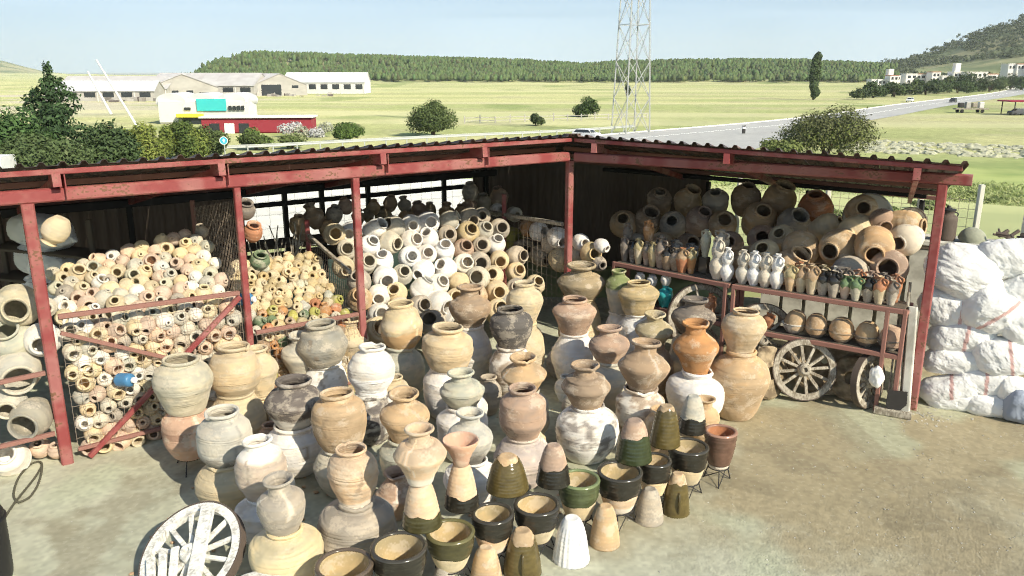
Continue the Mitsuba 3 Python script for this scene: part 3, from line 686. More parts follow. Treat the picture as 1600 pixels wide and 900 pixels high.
part(g, 'wire_mesh', mesh_panel(a + off * .4, b + off * .4, .2, 1.12, .075, .0024), 'wire', kind='stuff')
g = thing('mesh_divider', 'upright mesh divider running back from the second post, hung with pots', 'divider')
a, b = P2 + ml * .1, P2 + ml * 2.1
part(g, 'post', bar(p3(b, 0), p3(b, 2.5), .05, .05), 'rusty_red')
part(g, 'wire_mesh', mesh_panel(a, b, .3, 2.75, .07, .0022, za=2.75, zb=2.4), 'wire', kind='stuff')
part(g, 'wire_mesh', mesh_panel(a + dl * .06, b + dl * .06, .3, 2.5, .12, .0022, za=2.6, zb=2.3), 'wire', kind='stuff')
g = thing('mesh_divider', 'mesh divider with a pale sloping rail behind the third post', 'divider')
a, b = P3 + ml * .3, P3 + ml * 1.75
part(g, 'post', bar(p3(b, 0), p3(b, 2.12), .06, .06), 'red_paint')
part(g, 'top_rail', bar(p3(a, 1.62), p3(b, 1.90), .05, .05), 'old_wood')
part(g, 'wire_mesh', mesh_panel(a, b, .3, 1.6, .07, .0024, za=1.6, zb=1.88), 'wire', kind='stuff')
g = thing('mesh_divider', 'mesh divider with a grey rail and short red post left of the corner post', 'divider')
a, b = P4 + ml * .15, P4 + ml * 2.5
part(g, 'top_rail', bar(p3(a, 1.92), p3(b, 1.82), .06, .06), 'old_wood')
c_ = P4 + ml * 1.75
part(g, 'post', bar(p3(c_, 0), p3(c_, 2.2), .075, .075), 'red_paint')
part(g, 'wire_mesh', mesh_panel(a, b, .5, 1.9, .13, .003, za=1.9, zb=1.8), 'wire', kind='stuff')
# side bay rails left of the first post
g = thing('bay_barrier', 'two rusty rails across the open bay left of the first post', 'barrier')
for z0, z1 in ((1.04, 1.12), (.36, .42)):
    part(g, 'rail', fr(p3(P0 + off * 2, z0), p3(P1 - dl * .08 + off * 2, z1), .055), 'rusty_red')

# ------------------------------------------------------------------ pots: outlines, colours, builders
OUT = {
 'neck': [(0, 0), (.48, 0), (.6, .1), (.84, .33), (1, .53), (.94, .62), (.72, .72), (.5, .79), (.43, .83), (.42, .92), (.49, .985), (.55, 1)],
 'shoulder': [(0, 0), (.56, 0), (.68, .15), (.9, .45), (1, .66), (.88, .82), (.6, .91), (.52, .94), (.55, 1)],
 'round': [(0, 0), (.5, 0), (.7, .1), (.93, .3), (1, .5), (.93, .7), (.7, .85), (.5, .91), (.48, .95), (.55, 1)],
 'tall': [(0, 0), (.55, 0), (.72, .15), (.95, .42), (1, .58), (.88, .75), (.58, .87), (.47, .91), (.46, .96), (.52, 1)],
 'wide': [(0, 0), (.45, 0), (.65, .12), (.93, .36), (1, .55), (.85, .75), (.6, .87), (.5, .91), (.5, .95), (.57, 1)],
 'barrel': [(0, 0), (.62, 0), (.8, .15), (.97, .4), (1, .6), (.94, .8), (.78, .93), (.58, .97), (.6, 1)],
 'keg': [(0, 0), (.5, 0), (.68, .08), (.92, .32), (1, .55), (.93, .76), (.7, .90), (.5, .95), (.40, .975), (.44, 1)],
 'bulb': [(0, 0), (.3, 0), (.62, .08), (.93, .3), (1, .5), (.9, .72), (.6, .88), (.3, .95), (.24, .97), (.29, 1)],
 'lower': [(0, 0), (.55, 0), (.72, .12), (.95, .42), (1, .6), (.92, .8), (.72, .93), (.66, .97), (.68, 1)],
 'jug': [(0, 0), (.52, 0), (.6, .08), (.9, .42), (1, .6), (.86, .74), (.45, .85), (.32, .9), (.34, .96), (.42, 1)],
 'globe': [(0, 0), (.45, 0), (.7, .1), (.95, .32), (1, .5), (.92, .7), (.66, .87), (.46, .93), (.45, .96), (.53, 1)],
 'pot': [(0, 0), (.5, 0), (.72, .12), (.95, .36), (1, .52), (.93, .7), (.76, .84), (.62, .89), (.6, .94), (.68, 1)],
 'gourd': [(0, 0), (.5, 0), (.62, .06), (.97, .24), (1, .34), (.75, .46), (.62, .51), (.78, .58), (.86, .68), (.7, .8), (.4, .89), (.32, .93), (.4, 1)],
}
COL = {'lighttan': (.50, .385, .25), 'tan': (.46, .33, .20), 'orange': (.43, .225, .10), 'brown': (.37, .255, .155), 'rosy': (.43, .285, .195), 'olive': (.38, .315, .175),
 'greybrown': (.20, .165, .135), 'yellowtan': (.45, .355, .20), 'olivebrown': (.33, .255, .145), 'cream': (.56, .46, .30), 'creamorange': (.54, .44, .28), 'darkgrey': (.155, .135, .115),
 'creamtan': (.52, .415, .27), 'palegreen': (.47, .46, .35), 'palesoot': (.53, .50, .42), 'whitewash': (.70, .67, .60), 'grey': (.34, .315, .25), 'pale': (.52, .48, .38), 'creamgrey': (.50, .45, .32),
 'mottled': (.17, .14, .12), 'chalk': (.54, .43, .33), 'greytan': (.41, .35, .27), 'peach': (.55, .41, .28), 'white': (.76, .73, .69), 'limed': (.42, .32, .23), 'flaky': (.40, .35, .30), 'soot': (.16, .14, .13),
 'pink': (.56, .46, .40), 'pinkband': (.53, .34, .235), 'creamyellow': (.58, .49, .31), 'palewhite': (.60, .54, .44), 'tanorange': (.46, .31, .18), 'olivecream': (.47, .42, .28), 'pinkcream': (.56, .42, .32),
 'yellowgreen': (.36, .34, .10), 'striped': (.46, .37, .24), 'terracotta': (.42, .19, .10), 'green': (.14, .20, .10), 'greenshoulder': (.56, .52, .42), 'blue': (.06, .19, .36), 'turquoise': (.04, .40, .42), 'black': (.03, .028, .026), 'bright': (.80, .79, .77)}
def hue(name, v, h, seed):
    """Colour per vertex: the clay's own tone with firing blotches, lime, soot and slip where this pot has them (v in the pot's own frame)."""
    base = np.array(COL[name])
    if base.max() - base.min() < .24: base = (base * .78 + base.mean() * .20) * .95
    q = np.asarray(v) / .16 + seed * 3.17; t = v[:, 2] / h
    n1 = meshkit.fbm(q * .6, 3, seed % 997)[:, None]; n2 = meshkit.fbm(q * 2.3, 3, (seed + 11) % 997)[:, None]
    c = base * (1 + .30 * (n1 - .5) * 2) * (1 + .16 * (n2 - .5) * 2)
    c = c * np.where(n1 > .5, V(1.04, 1, .95), V(.98, 1, 1.04))
    ang = np.arctan2(v[:, 1], v[:, 0]); rs_ = np.random.default_rng(seed)
    ringtone = meshkit.noise(np.c_[t * 26 + seed, t * 0, t * 0], seed % 997)[:, None]; c = c * (.93 + .14 * ringtone)
    def lay(w, col): return c * (1 - w[:, None]) + np.array(col) * w[:, None]
    st = lambda a, b, x: np.clip((x - a) / (b - a), 0, 1)
    m = n1[:, 0] * .5 + n2[:, 0] * .5
    if name == 'limed': c = lay(st(.48, .56, m), (.70, .66, .60))
    if name == 'flaky': c = lay(st(.40, .47, m), (.76, .74, .70))
    if name == 'white': c = lay(st(.58, .66, m) * .6, (.52, .43, .36))
    if name == 'whitewash': c = lay(st(.48, .44, t + (m - .5) * .12), (.82, .81, .79))
    if name == 'creamorange': c = lay(st(.55, .4, t + (m - .5) * .3) * .8, (.50, .31, .15))
    if name == 'palesoot': c = lay(st(.36, .12, t + (m - .5) * .5) * .85, (.14, .125, .11))
    if name == 'mottled':
        c = lay(st(.55, .62, m) * .7, (.42, .38, .33)); c = lay(st(.33, .26, t + (m - .5) * .3), (.66, .63, .57))
    if name == 'pinkband': c = lay(((t > .52) & (t < .64)) * 1.0, (.34, .21, .15))
    if name == 'striped': c = lay((np.sin(np.arctan2(v[:, 1], v[:, 0]) * 9) > .2) * .8, (.22, .17, .12))
    if name == 'peach': c = lay(st(.2, .12, t + (m - .5) * .2) * .9, (.66, .60, .52))
    if name == 'chalk': c = lay(st(.72, .80, t + (m - .5) * .2), (.74, .70, .64))
    if name == 'greenshoulder': c = lay(st(.60, .68, t + (m - .5) * .15), (.20, .23, .10))
    if name == 'soot': c = lay(st(.5, .56, m), (.62, .60, .55))
    if name == 'pink': c = lay(st(.55, .62, m) * .8, (.72, .68, .63))
    if h > .4:
        for _ in range(rs_.integers(1, 4)):
            a0, w0, t0, t1 = rs_.uniform(-3.1, 3.1), rs_.uniform(.03, .12), rs_.uniform(.55, .95), rs_.uniform(.05, .5)
            dd = np.abs(np.angle(np.exp(1j * (ang - a0 - .15 * np.sin(t * 9 + a0)))))
            c = lay(((dd < w0) & (t < t0) & (t > t1)) * rs_.uniform(.25, .6), [(.72, .68, .60), (.20, .15, .11)][rs_.integers(0, 2)])
    return np.clip(c, .01, .9)
def pot_profile(kind, h, R, m=30, thick=.022, inner=True, seed=0):
    ctl = np.array(OUT[kind], float)
    if seed:
        rs = np.random.default_rng(seed); ctl[2:-1, 0] *= 1 + rs.normal(0, .035, len(ctl) - 3); ctl[2:-2, 1] = np.clip(ctl[2:-2, 1] + rs.normal(0, .012, len(ctl) - 4), .02, .99); ctl[:, 1] = np.maximum.accumulate(ctl[:, 1])
        for q in range(2, len(ctl)):
            if ctl[q, 1] <= ctl[q - 1, 1]: ctl[q, 1] = ctl[q - 1, 1] + .004
        ctl[:, 1] /= ctl[-1, 1]
    o = smooth_curve(ctl * V(R, h), m)
    rm, rt = o[-1, 0], h
    lip = [(rm + thick * .25, h + thick * .3), (rm - thick * .25, h + thick * .6), (rm - thick * .9, h + thick * .1)]
    if not inner: return np.vstack([o, lip, [(0, h)]])
    k = np.argmin(np.abs(o[:, 1] - .5 * h)); step = max(1, m // 8)
    ins = o[::-1][step:m - 2:step].copy(); ins[:, 0] = np.maximum(ins[:, 0] - thick, .01); ins = ins[ins[:, 1] > .05 * h]
    return np.vstack([o, lip, ins, [(0, .06 * h)]])
def groove(prof, h, R, seed):
    """Throwing rings: a few small ridges along the wall."""
    r_ = random.Random(seed); prof = prof.copy(); m = int(len(prof) * .7)
    for _ in range(r_.randint(1, 3)):
        z0 = r_.uniform(.45, .82) * h
        prof[:m, 0] += .006 * np.exp(-((prof[:m, 1] - z0) / .008) ** 2) * (prof[:m, 0] > .3 * R)
    return prof
def ring(r, z, a, b, n=40):
    t = np.arange(10) / 10 * 2 * math.pi
    pr = np.c_[r + a * np.cos(t), z + b * np.sin(t)]
    return lathe(np.vstack([pr, pr[:1]]), n, .022, int(r * 9973) % 900)
def pot_world(pos, axis=(0, 0, 1), spin=0.0):
    x, y, z = frame(np.asarray(axis, float))
    c, s = math.cos(spin), math.sin(spin)
    return basis_T(pos, x * c + y * s, y * c - x * s, z)
def pot(name, pos, h, R, kind, col, label, category='jar', axis=(0, 0, 1), seed=1, n=40, m=34, rim=True, group=None, mat='clay', wob=.03, mouth_center=False):
    """A whole pot: thing with body and rim, or one mesh when rim is False. pos: centre of the foot (or of the belly)."""
    rs = random.Random(seed)
    pr = groove(pot_profile(kind, h, R, m, seed=seed), h, R, seed)
    me = lathe(pr, n, wob, seed)
    def worn(mm):
        v = np.array(mm.vertices); a = np.arctan2(v[:, 1], v[:, 0])
        for a0, w0, d0 in chips: v[:, 2] -= d0 * h * np.clip(1 - np.abs(np.angle(np.exp(1j * (a - a0)))) / w0, 0, 1) ** .6 * np.clip((v[:, 2] / h - .93) / .05, 0, 1)
        v[:, 0] = v[:, 0] * sq + lean_[0] * v[:, 2]; v[:, 1] = v[:, 1] / sq + lean_[1] * v[:, 2]; mm.vertices = v; return mm
    chips = [(rs.uniform(-3.1, 3.1), rs.uniform(.12, .35), rs.uniform(.012, .045)) for _ in range(rs.choice([0, 0, 1, 1, 2]))]; sq = 1 + rs.uniform(-.025, .025); lean_ = (rs.uniform(-.035, .035), rs.uniform(-.035, .035))
    if n >= 30: me = worn(me)
    M = pot_world(pos, axis, rs.uniform(0, 6.28))
    if mouth_center: M[:3, 3] = np.asarray(pos) - M[:3, 2] * h * .5
    c = hue(col, me.vertices, h, seed)
    key = thing(name, label, category, group)
    if not rim:
        put(key, moved(me, M), mat, True, c); return key, M
    part(key, 'body', moved(me, M), mat, True, c)
    rm = OUT[kind][-1][0] * R
    rg = ring(rm + .002, h + .002, max(.007, .05 * R), max(.009, .07 * R), n)
    if n >= 30: rg = worn(rg)
    part(key, 'rim', moved(rg, M), mat, True, hue(col, rg.vertices, h, seed + 5) * 1.03)
    return key, M
def handle_path(r0, z0, r1, z1, bulge, ang, k=9):
    t = np.linspace(0, 1, k); r = r0 + (r1 - r0) * t + bulge * np.sin(math.pi * t); z = z0 + (z1 - z0) * t + bulge * .35 * np.sin(math.pi * t)
    return np.c_[r * math.cos(ang), r * math.sin(ang), z]

# ------------------------------------------------------------------ the stacked jars in the yard
LOWER = {'tan': 'tan', 'white': 'white limed', 'limed': 'lime stained', 'flaky': 'white flaking', 'pale': 'pale', 'brown': 'brown', 'cream': 'cream', 'palegreen': 'pale green grey', 'pink': 'pinkish white', 'soot': 'sooty', 'pinkband': 'orange pink banded', 'creamyellow': 'pale cream yellow', 'greytan': 'grey tan'}
for i, (look, x, y, z, h, R, kind, col, R2, col2) in enumerate(JARS):
    tri = col2 == 'pinkband'
    pot('clay_jar', (x, y, z - .01), h, R, kind, col, look + ', on top of another jar', 'jar', (random.Random(i).uniform(-.06, .06), random.Random(i + 50).uniform(-.06, .06), 1), 100 + i, 52, 52, mat='clay_thrown', wob=.05)
    zb = .16 if tri else .012
    mf = min(.88, R * .60 / R2); kind2 = 'under_%d' % i
    OUT[kind2] = [(0, 0), (.5, 0), (.70, .12), (.94, .40), (1, .58), (.93, .76), (mf * .45 + .48, .89), (mf * 1.0, .955), (mf * .98, .975), (mf * 1.06, 1)]
    pot('clay_jar', (x, y, zb), z - zb + .012, R2, kind2, col2, '%s jar standing under the %s' % (LOWER[col2], look.split(' with')[0].split(' in ')[0].split(' standing')[0].split(' tucked')[0].split(' nearest')[0].split(' left of')[0].split(' right of')[0]), 'jar', (0, 0, 1), 300 + i, 52, 52, mat='clay_thrown', wob=.05)
    if tri:
        s = thing('iron_stand', 'thin iron tripod stand under the orange pink banded jar', 'stand')
        for q in range(3):
            t_ = q * 2.094 + .6; d = V(math.cos(t_), math.sin(t_), 0)
            part(s, 'leg', rod(V(x, y, .19) + d * R2 * .5, V(x, y, .012) + d * R2 * .8, .007), 'dark_steel')
        part(s, 'ring', ring(R2 * .55, .165, .007, .007, 24).apply_translation((x, y, 0)), 'dark_steel')

_seen = {}
for i, (x, y, R, h, c, front) in enumerate(FILL):
    sh_ = front.split(' with')[0].split(' in ')[0].split(' standing')[0].split(' tucked')[0].split(' nearest')[0].split(' left of')[0].split(' right of')[0]; q = _seen[sh_] = _seen.get(sh_, 0) + 1
    pot('ground_jar', (x, y, .012), h, R, ('neck', 'tall', 'round')[i % 3], c, '%s %s jar on the ground behind the %s' % ('small' if q == 1 else 'second small' if q == 2 else 'third small' if q == 3 else 'fourth small', {'white': 'white', 'whitewash': 'whitewashed', 'palegreen': 'greenish', 'greytan': 'grey tan'}.get(c, c), sh_), 'jar', (0, 0, 1), 450 + i, 40, 36, mat='clay_thrown')

def runs(a, sd): return .5 + .22 * np.sin(2 * a + sd) + .16 * np.sin(5 * a + 2.3 * sd) + .12 * np.maximum(0, np.sin(9 * a + 1.7 * sd)) ** 3

# ------------------------------------------------------------------ glazed basins on iron stands, and cone shaped pots
GLZ = {'black': (.022, .020, .016), 'brown': (.05, .038, .028), 'olive': (.055, .05, .022), 'green': (.07, .085, .04), 'redbrown': (.13, .075, .055), 'amber': (.095, .072, .026), 'darkgreen': (.035, .045, .02)}
def glaze_col(name, v, seed):
    n = meshkit.fbm(v / .05 + seed, 3, seed)[:, None]; return np.clip(np.array(GLZ[name]) * (.6 + .9 * n), .008, .6)
where = ['leftmost and cut by the picture edge', 'second from the left, with cream inside', 'third from the left', 'fourth from the left', 'fifth from the left', 'sixth from the left', 'seventh from the left', 'eighth and smallest, behind the green cone', 'ninth from the left', 'last at the right end']
gname = {'black': 'black', 'brown': 'dark brown', 'olive': 'dark olive', 'green': 'grey green', 'redbrown': 'red brown'}
for i, (g, x, y, h, R) in enumerate(BASINS):
    zb = .2; sd = 500 + i
    k = thing('glazed_basin', '%s glazed basin in the front row, %s' % (gname[g], where[i]), 'basin', 'basins on the front row stands')
    cut = .08 if g == 'redbrown' else .44
    full = smooth_curve(np.array([(.62, 0), (.72, .12), (.88, .4), (.97, .7), (1, .92)]) * V(R, h), 40)
    lo = full[full[:, 1] <= cut * h]; up = full[full[:, 1] >= cut * h - .004].copy()
    up[:, 0] += .004
    for zr_ in (.55, .62, .78, .86):
        up[:, 0] += .006 * np.exp(-((up[:, 1] - zr_ * h) / .007) ** 2)
    lo = np.vstack([[(0, 0)], lo, [(lo[-1, 0] - .02, lo[-1, 1])]])
    me = lathe(lo, 44, .012, sd); part(k, 'body', moved(me, pot_world((x, y, zb))), 'clay', True, hue('cream' if i % 3 else 'peach', me.vertices, h, sd))
    me = lathe(np.vstack([[(up[0, 0] - .012, up[0, 1])], up]), 64, .012, sd)
    v = me.vertices; a = np.arctan2(v[:, 1], v[:, 0]); zz = v[:, 2] / h
    bead = .004 * (np.exp(-((zz - .70) / .025) ** 2)) * np.clip(np.sin(a * 32), 0, 1)
    drip = np.where(v[:, 2] < cut * h + .012, (runs(a, sd) - .4) * .10 * h, 0)
    rr_ = np.hypot(v[:, 0], v[:, 1]); v[:, 0] *= 1 + bead / rr_; v[:, 1] *= 1 + bead / rr_; v[:, 2] -= np.where(g == 'redbrown', 0, drip)
    me.vertices = v; part(k, 'glaze_band', moved(me, pot_world((x, y, zb))), 'glaze', True, glaze_col(g, v, sd))
    t = np.linspace(0, 1, 12); inn = np.c_[(R - .028) * (.66 + .34 * t ** .7), .03 + (h * .92 - .03) * t]
    me = lathe(np.vstack([inn[::-1], [(0, .03)]]), 44, .01, sd)
    part(k, 'inside', moved(me, pot_world((x, y, zb))), 'clay', True, hue('yellowtan' if g != 'redbrown' else 'terracotta', me.vertices, h, sd + 3) * .9)
    me = ring(R - .010, h * .93, .020, .016, 48); part(k, 'rim', moved(me, pot_world((x, y, zb))), 'glaze', True, glaze_col(g, me.vertices, sd + 9) * 2.2)
    s = thing('iron_stand', 'thin black iron stand under the %s glazed basin, %s' % (gname[g], where[i].split(' and')[0].split(', ')[0]), 'stand', 'iron stands of the front row')
    ms = []
    for q in range(3):
        t_ = q * 2.094 + .35; d = V(math.cos(t_), math.sin(t_), 0)
        d2 = V(math.cos(t_ + 2.094), math.sin(t_ + 2.094), 0)
        ms += [rod(V(x, y, zb - .004) + d * R * .66, V(x, y, .01) + d * R * 1.0, .006), rod(V(x, y, .02) + d * R * .98, V(x, y, zb - .02) + d2 * R * .66, .005)]
    put(s, cat(ms + [ring(R * .66, zb - .007, .006, .006, 28).apply_translation((x, y, 0))]), 'dark_steel')
CT = {'peach_olive': ('peach', 'olive', .34), 'peach_black': ('peach', 'black', .34), 'olive': ('tan', 'amber', .93), 'pink_black': ('rosy', 'black', .5), 'pink_green': ('rosy', 'darkgreen', .66), 'grey_black': ('pale', 'black', .42),
      'tan': ('tan', None, 0), 'amber': ('tan', 'amber', .8), 'white': ('bright', None, 0), 'grey': ('greytan', None, 0)}
CL = ['peach cone pot with an olive band, upside down under the narrow peach jar', 'peach cone pot with a black band, upside down under the flared pink funnel', 'shiny olive glazed cone pot standing upside down on the basin rims',
      'pink topped cone pot with black glazed foot, right of the olive one', 'dark green glazed cone pot with rosy top over the seventh basin', 'olive glazed cone pot with drip marks, between green and grey topped cones',
      'grey topped cone pot with black glazed foot, last on the rims', 'plain tan cone pot on the ground before the third basin', 'shiny amber glazed cone pot with a handle at the bottom edge', 'bright white ribbed cone pot on the ground',
      'plain tan brown cone pot on the ground right of the white one', 'grey tan cone pot on the ground below the green cone', 'amber glazed cone pot with a handle, last on the ground', 'small grey pot with a round knob at the bottom edge']
for i, (c, x, y, z, h, R) in enumerate(CONES):
    body, g, gl = CT[c]; sd = 700 + i; M = pot_world((x, y, z + (.012 if z < .1 else .015)))
    k = thing('cone_pot', CL[i], 'pot')
    o = smooth_curve(np.array([(1, 0), (.98, .06), (.90, .28), (.76, .6), (.58, .86), (.46, .96), (.40, .985), (.38, 1.0)]) * V(R, h), 46)
    for zz in np.arange(.12, .9, .09): o[:, 0] += .0028 * np.exp(-((o[:, 1] - zz * h) / .006) ** 2)
    prof = np.vstack([[(R - .02, .03), (R - .018, 0)], o, [(.30 * R, h * 1.0), (.2 * R, h * .985), (0, h * .985)]])
    me = lathe(prof, 80 if body == 'bright' else 44, .015, sd); v = me.vertices.copy()
    if body == 'bright':
        a = np.arctan2(v[:, 1], v[:, 0]); k_ = 1 + .018 * np.sign(np.sin(a * 20)) * (v[:, 2] < .85 * h); v[:, 0] *= k_; v[:, 1] *= k_; me.vertices = v
    part(k, 'body', moved(me, M), 'clay' if body != 'bright' else 'clay_plain', True, hue(body, v, h, sd))
    if g:
        gp = o[(o[:, 1] <= gl * h)].copy(); gp[:, 0] += .005
        gm = lathe(np.vstack([[(gp[0, 0] - .012, .002)], gp, [(gp[-1, 0] - .006, gp[-1, 1] + .002)]]), 60, .015, sd)
        v = gm.vertices; a = np.arctan2(v[:, 1], v[:, 0]); edge = v[:, 2] > gl * h - .04
        v[:, 2] += np.where(edge, (runs(a, sd) - .65) * .16 * h * np.clip((v[:, 2] - gl * h + .04) / .04, 0, 1), 0)
        rad = np.interp(v[:, 2], o[:, 1], o[:, 0]) + .0045; r0 = np.hypot(v[:, 0], v[:, 1]); s_ = np.where(edge, rad / r0, 1); v[:, 0] *= s_; v[:, 1] *= s_
        gm.vertices = v
        part(k, 'glaze', moved(gm, M), 'glaze', True, glaze_col(g, v, sd))
    if i in (8, 12):
        part(k, 'handle', moved(tube(handle_path(R * .97, .12 * h, R * .80, .62 * h, .03, .0), .011, 8), M), 'glaze', True, np.tile(np.array(GLZ['amber']) * .8, (len(tube(handle_path(R * .97, .12 * h, R * .80, .62 * h, .03, .0), .011, 8).vertices), 1)))
# pots standing on cones
x, y, z, h, R = CONES[0][1:]
pot('clay_jar', (x, y, z + h), .46, .20, 'neck', 'peach', 'narrow peach jar standing on the upside down olive banded cone', 'jar', (0, 0, 1), 801, 48, 40)
x, y, z, h, R = CONES[1][1:]
k = thing('funnel', 'flared pink clay funnel on the black banded peach cone', 'funnel')
me = lathe(np.array([(0, 0), (.07, 0), (.075, .05), (.10, .11), (.15, .20), (.158, .225), (.15, .235), (.138, .222), (.09, .12), (.055, .05), (0, .04)]), 44, .015, 802)
part(k, 'body', moved(me, pot_world((x, y, z + h + .005))), 'clay', True, hue('pinkcream', me.vertices, .23, 802) * V(1, .85, .8))

ORD = 'first second third fourth fifth sixth seventh eighth ninth tenth eleventh twelfth thirteenth fourteenth fifteenth sixteenth seventeenth eighteenth nineteenth twentieth twenty-first twenty-second twenty-third twenty-fourth'.split()
# ------------------------------------------------------------------ the heaps of small pots behind the gates
NAMEC = {'cream': 'cream', 'pale': 'pale grey', 'palegreen': 'greenish grey', 'pinkcream': 'pinkish cream', 'greytan': 'grey tan', 'tan': 'tan', 'whitewash': 'whitish', 'rosy': 'rosy', 'yellowtan': 'yellowish', 'terracotta': 'terracotta red',
         'yellowgreen': 'yellow green', 'orange': 'orange', 'green': 'dark green', 'bright': 'bright white', 'white': 'white', 'olive': 'olive', 'greybrown': 'grey brown', 'creamyellow': 'cream yellow', 'brown': 'brown', 'palewhite': 'chalky'}
def heap(seed, A, B, prof, spacing, radius, palette, name, place, flank, kinds=('globe', 'pot'), jitter=.25, n=22, m=16, rim=False, limit=999, tilt=.35, zones=(), low_left=0.0, kinds_top=None):
    rs = np.random.default_rng(seed)
    d = unit(B - A); W = np.linalg.norm(B - A); inn = V(-d[1], d[0])
    P = np.array(prof, float); s = np.r_[0, np.cumsum(np.hypot(*np.diff(P, axis=0).T))]
    t = 0; row = 0; made = 0; rowstep = spacing * .86
    while t <= s[-1]:
        dep, z = np.interp(t, s, P[:, 0]), np.interp(t, s, P[:, 1])
        e = .02 * s[-1]; g_ = V(np.interp(t + e, s, P[:, 0]) - np.interp(t - e, s, P[:, 0]), np.interp(t + e, s, P[:, 1]) - np.interp(t - e, s, P[:, 1])); g_ = unit(g_)
        u0 = spacing * (.5 if row % 2 else 0.) + spacing * .5
        for u in np.arange(u0, W - spacing * .3, spacing):
            if made >= limit: break
            R = rs.uniform(*radius); h = R * 2 * rs.uniform(.98, 1.25)
            uu = u + rs.normal(0, jitter) * spacing * .4
            q = A + d * uu + inn * (dep + R * .4 + abs(rs.normal(0, jitter)) * spacing * .3)
            normal = p3(-inn * g_[1], g_[0])                      # out of the heap
            ax = unit(normal * .55 + V(-q[0] * .05, -.55, -.02) + rs.normal(0, tilt, 3))
            zq = z - low_left * max(0., 1 - uu / W) * max(0., t / s[-1] - .3) / .7
            ks = kinds_top if kinds_top and t / s[-1] > .42 and rs.random() < .2 + .8 * uu / W else kinds
            if t == 0: R *= 1.2; h *= 1.2
            col = palette(uu / W, t / s[-1], rs); kind = ks[rs.integers(len(ks))]
            frac = t / s[-1]
            zone = [w for lim, w in zones if frac <= lim][0]
            sidew = flank[min(len(flank) - 1, int(np.clip(uu / W, 0, .999) * len(flank)))]
            fac = 'mouth up' if ax[2] > .55 else 'mouth down' if ax[2] < -.25 else 'mouth left' if ax[0] < -.5 else 'mouth right' if ax[0] > .5 else 'mouth forward'
            size = 'big' if R > radius[0] + .72 * (radius[1] - radius[0]) else 'small' if R < radius[0] + .28 * (radius[1] - radius[0]) else 'middling'
            pot(name, V(q[0], q[1], max(zq, R * .9)), h, R, kind, col, '%s %s pot, %s, %s, %s' % (size, NAMEC[col], fac, zone, sidew), 'pot', ax, seed * 1000 + made, n, m, rim, place, 'clay', .03, True)
            made += 1
        t += rowstep; row += 1
    return made
def pal(*pairs):
    names = [a for a, _ in pairs]; w = np.cumsum([b for _, b in pairs]); w = w / w[-1]
    return lambda u, t, rs: names[int(np.searchsorted(w, rs.random()))]
pal1 = pal(('cream', 4), ('pinkcream', 3), ('pale', 4), ('palegreen', 1), ('whitewash', 2.5), ('greytan', .8), ('rosy', .3), ('creamyellow', 2)); pal0 = pal(('pinkcream', 3), ('rosy', 1), ('cream', 2))
n1 = heap(11, P1 + dl * .14, P2 - dl * .06, [(.05, .10), (.07, 1.45), (1.30, 2.30)], .176, (.078, .104), lambda u, t, rs: (pal0 if t < .1 else pal1)(u, t, rs),
     'small_pot', 'pots heaped behind the tall left gate', ['by first post', 'left of middle', 'right of middle', 'by second post'], low_left=.38, kinds_top=('bulb', 'bulb', 'globe'), zones=((.12, 'bottom of left heap'), (.35, 'behind the tall gate'), (.6, 'over the gate rail'), (.85, 'upper left heap'), (9, 'shaded top of left heap')))
n2 = heap(12, P2 + dl * .1, P3 - dl * .08, [(.06, .12), (.07, .95), (1.25, 1.74)], .148, (.062, .086), lambda u, t, rs: (pal(('cream', 4), ('yellowtan', 4), ('creamyellow', 2), ('palegreen', 1)) if t > .62 else pal(('terracotta', 1.6), ('orange', 1.6), ('yellowgreen', 1.5), ('cream', 2), ('green', 1.0), ('yellowtan', 2), ('olive', 1.2), ('pale', 1.2), ('brown', .8)))(u, t, rs),
     'little_pot', 'little glazed pots heaped in the second bay', ['left side', 'middle', 'right side'], kinds=('pot', 'globe', 'jug'), n=18, m=14, limit=260, tilt=.5, zones=((.25, 'behind the low mesh'), (.5, 'low in second bay'), (.75, 'mid second bay'), (9, 'top of second bay')))
def pal3(u, t, rs):
    if .12 < u < .62 and t > .40: return pal(('bright', 7), ('white', 3), ('pale', 1.5), ('creamyellow', .6))(u, t, rs)
    if u > .62 and t > .5: return pal(('greytan', 2), ('rosy', 1), ('pale', 2), ('yellowtan', 1), ('white', 1.2))(u, t, rs)
    return pal(('cream', 3), ('pale', 2), ('greytan', 2), ('whitewash', 2), ('tan', 1))(u, t, rs)
n3 = heap(13, P3 + dl * .16, P4 - dl * .1, [(.35, .62), (.5, .85), (1.75, 2.0)], .345, (.155, .195), pal3, 'round_jar', 'round jars heaped in the third bay', ['far left', 'left of middle', 'right of middle', 'by corner post'], kinds=('globe', 'globe', 'round', 'barrel'), n=32, m=26, rim=False, limit=110, tilt=.28,
     zones=((.25, 'foot of third heap'), (.5, 'low in third heap'), (.75, 'high in third heap'), (9, 'top of third heap')))
for i, (x, y, z, R, c) in enumerate(CORNER):
    nm = {'striped': 'dark striped'}.get(c, NAMEC.get(c, c)); rs = random.Random(i)
    pot('round_jar', (x, y, z), R * 2.2, R, 'globe', c, '%s jar behind the mesh divider by the corner post, %s from the left there' % (nm, ORD[sorted(range(len(CORNER)), key=lambda j: CORNER[j][0] / CORNER[j][1]).index(i)]), 'jar',
        (.45 + rs.uniform(-.3, .3), -.8, rs.uniform(-.3, .3)), 900 + i, 30, 22, False, 'jars behind the corner divider', 'clay', .03, True)
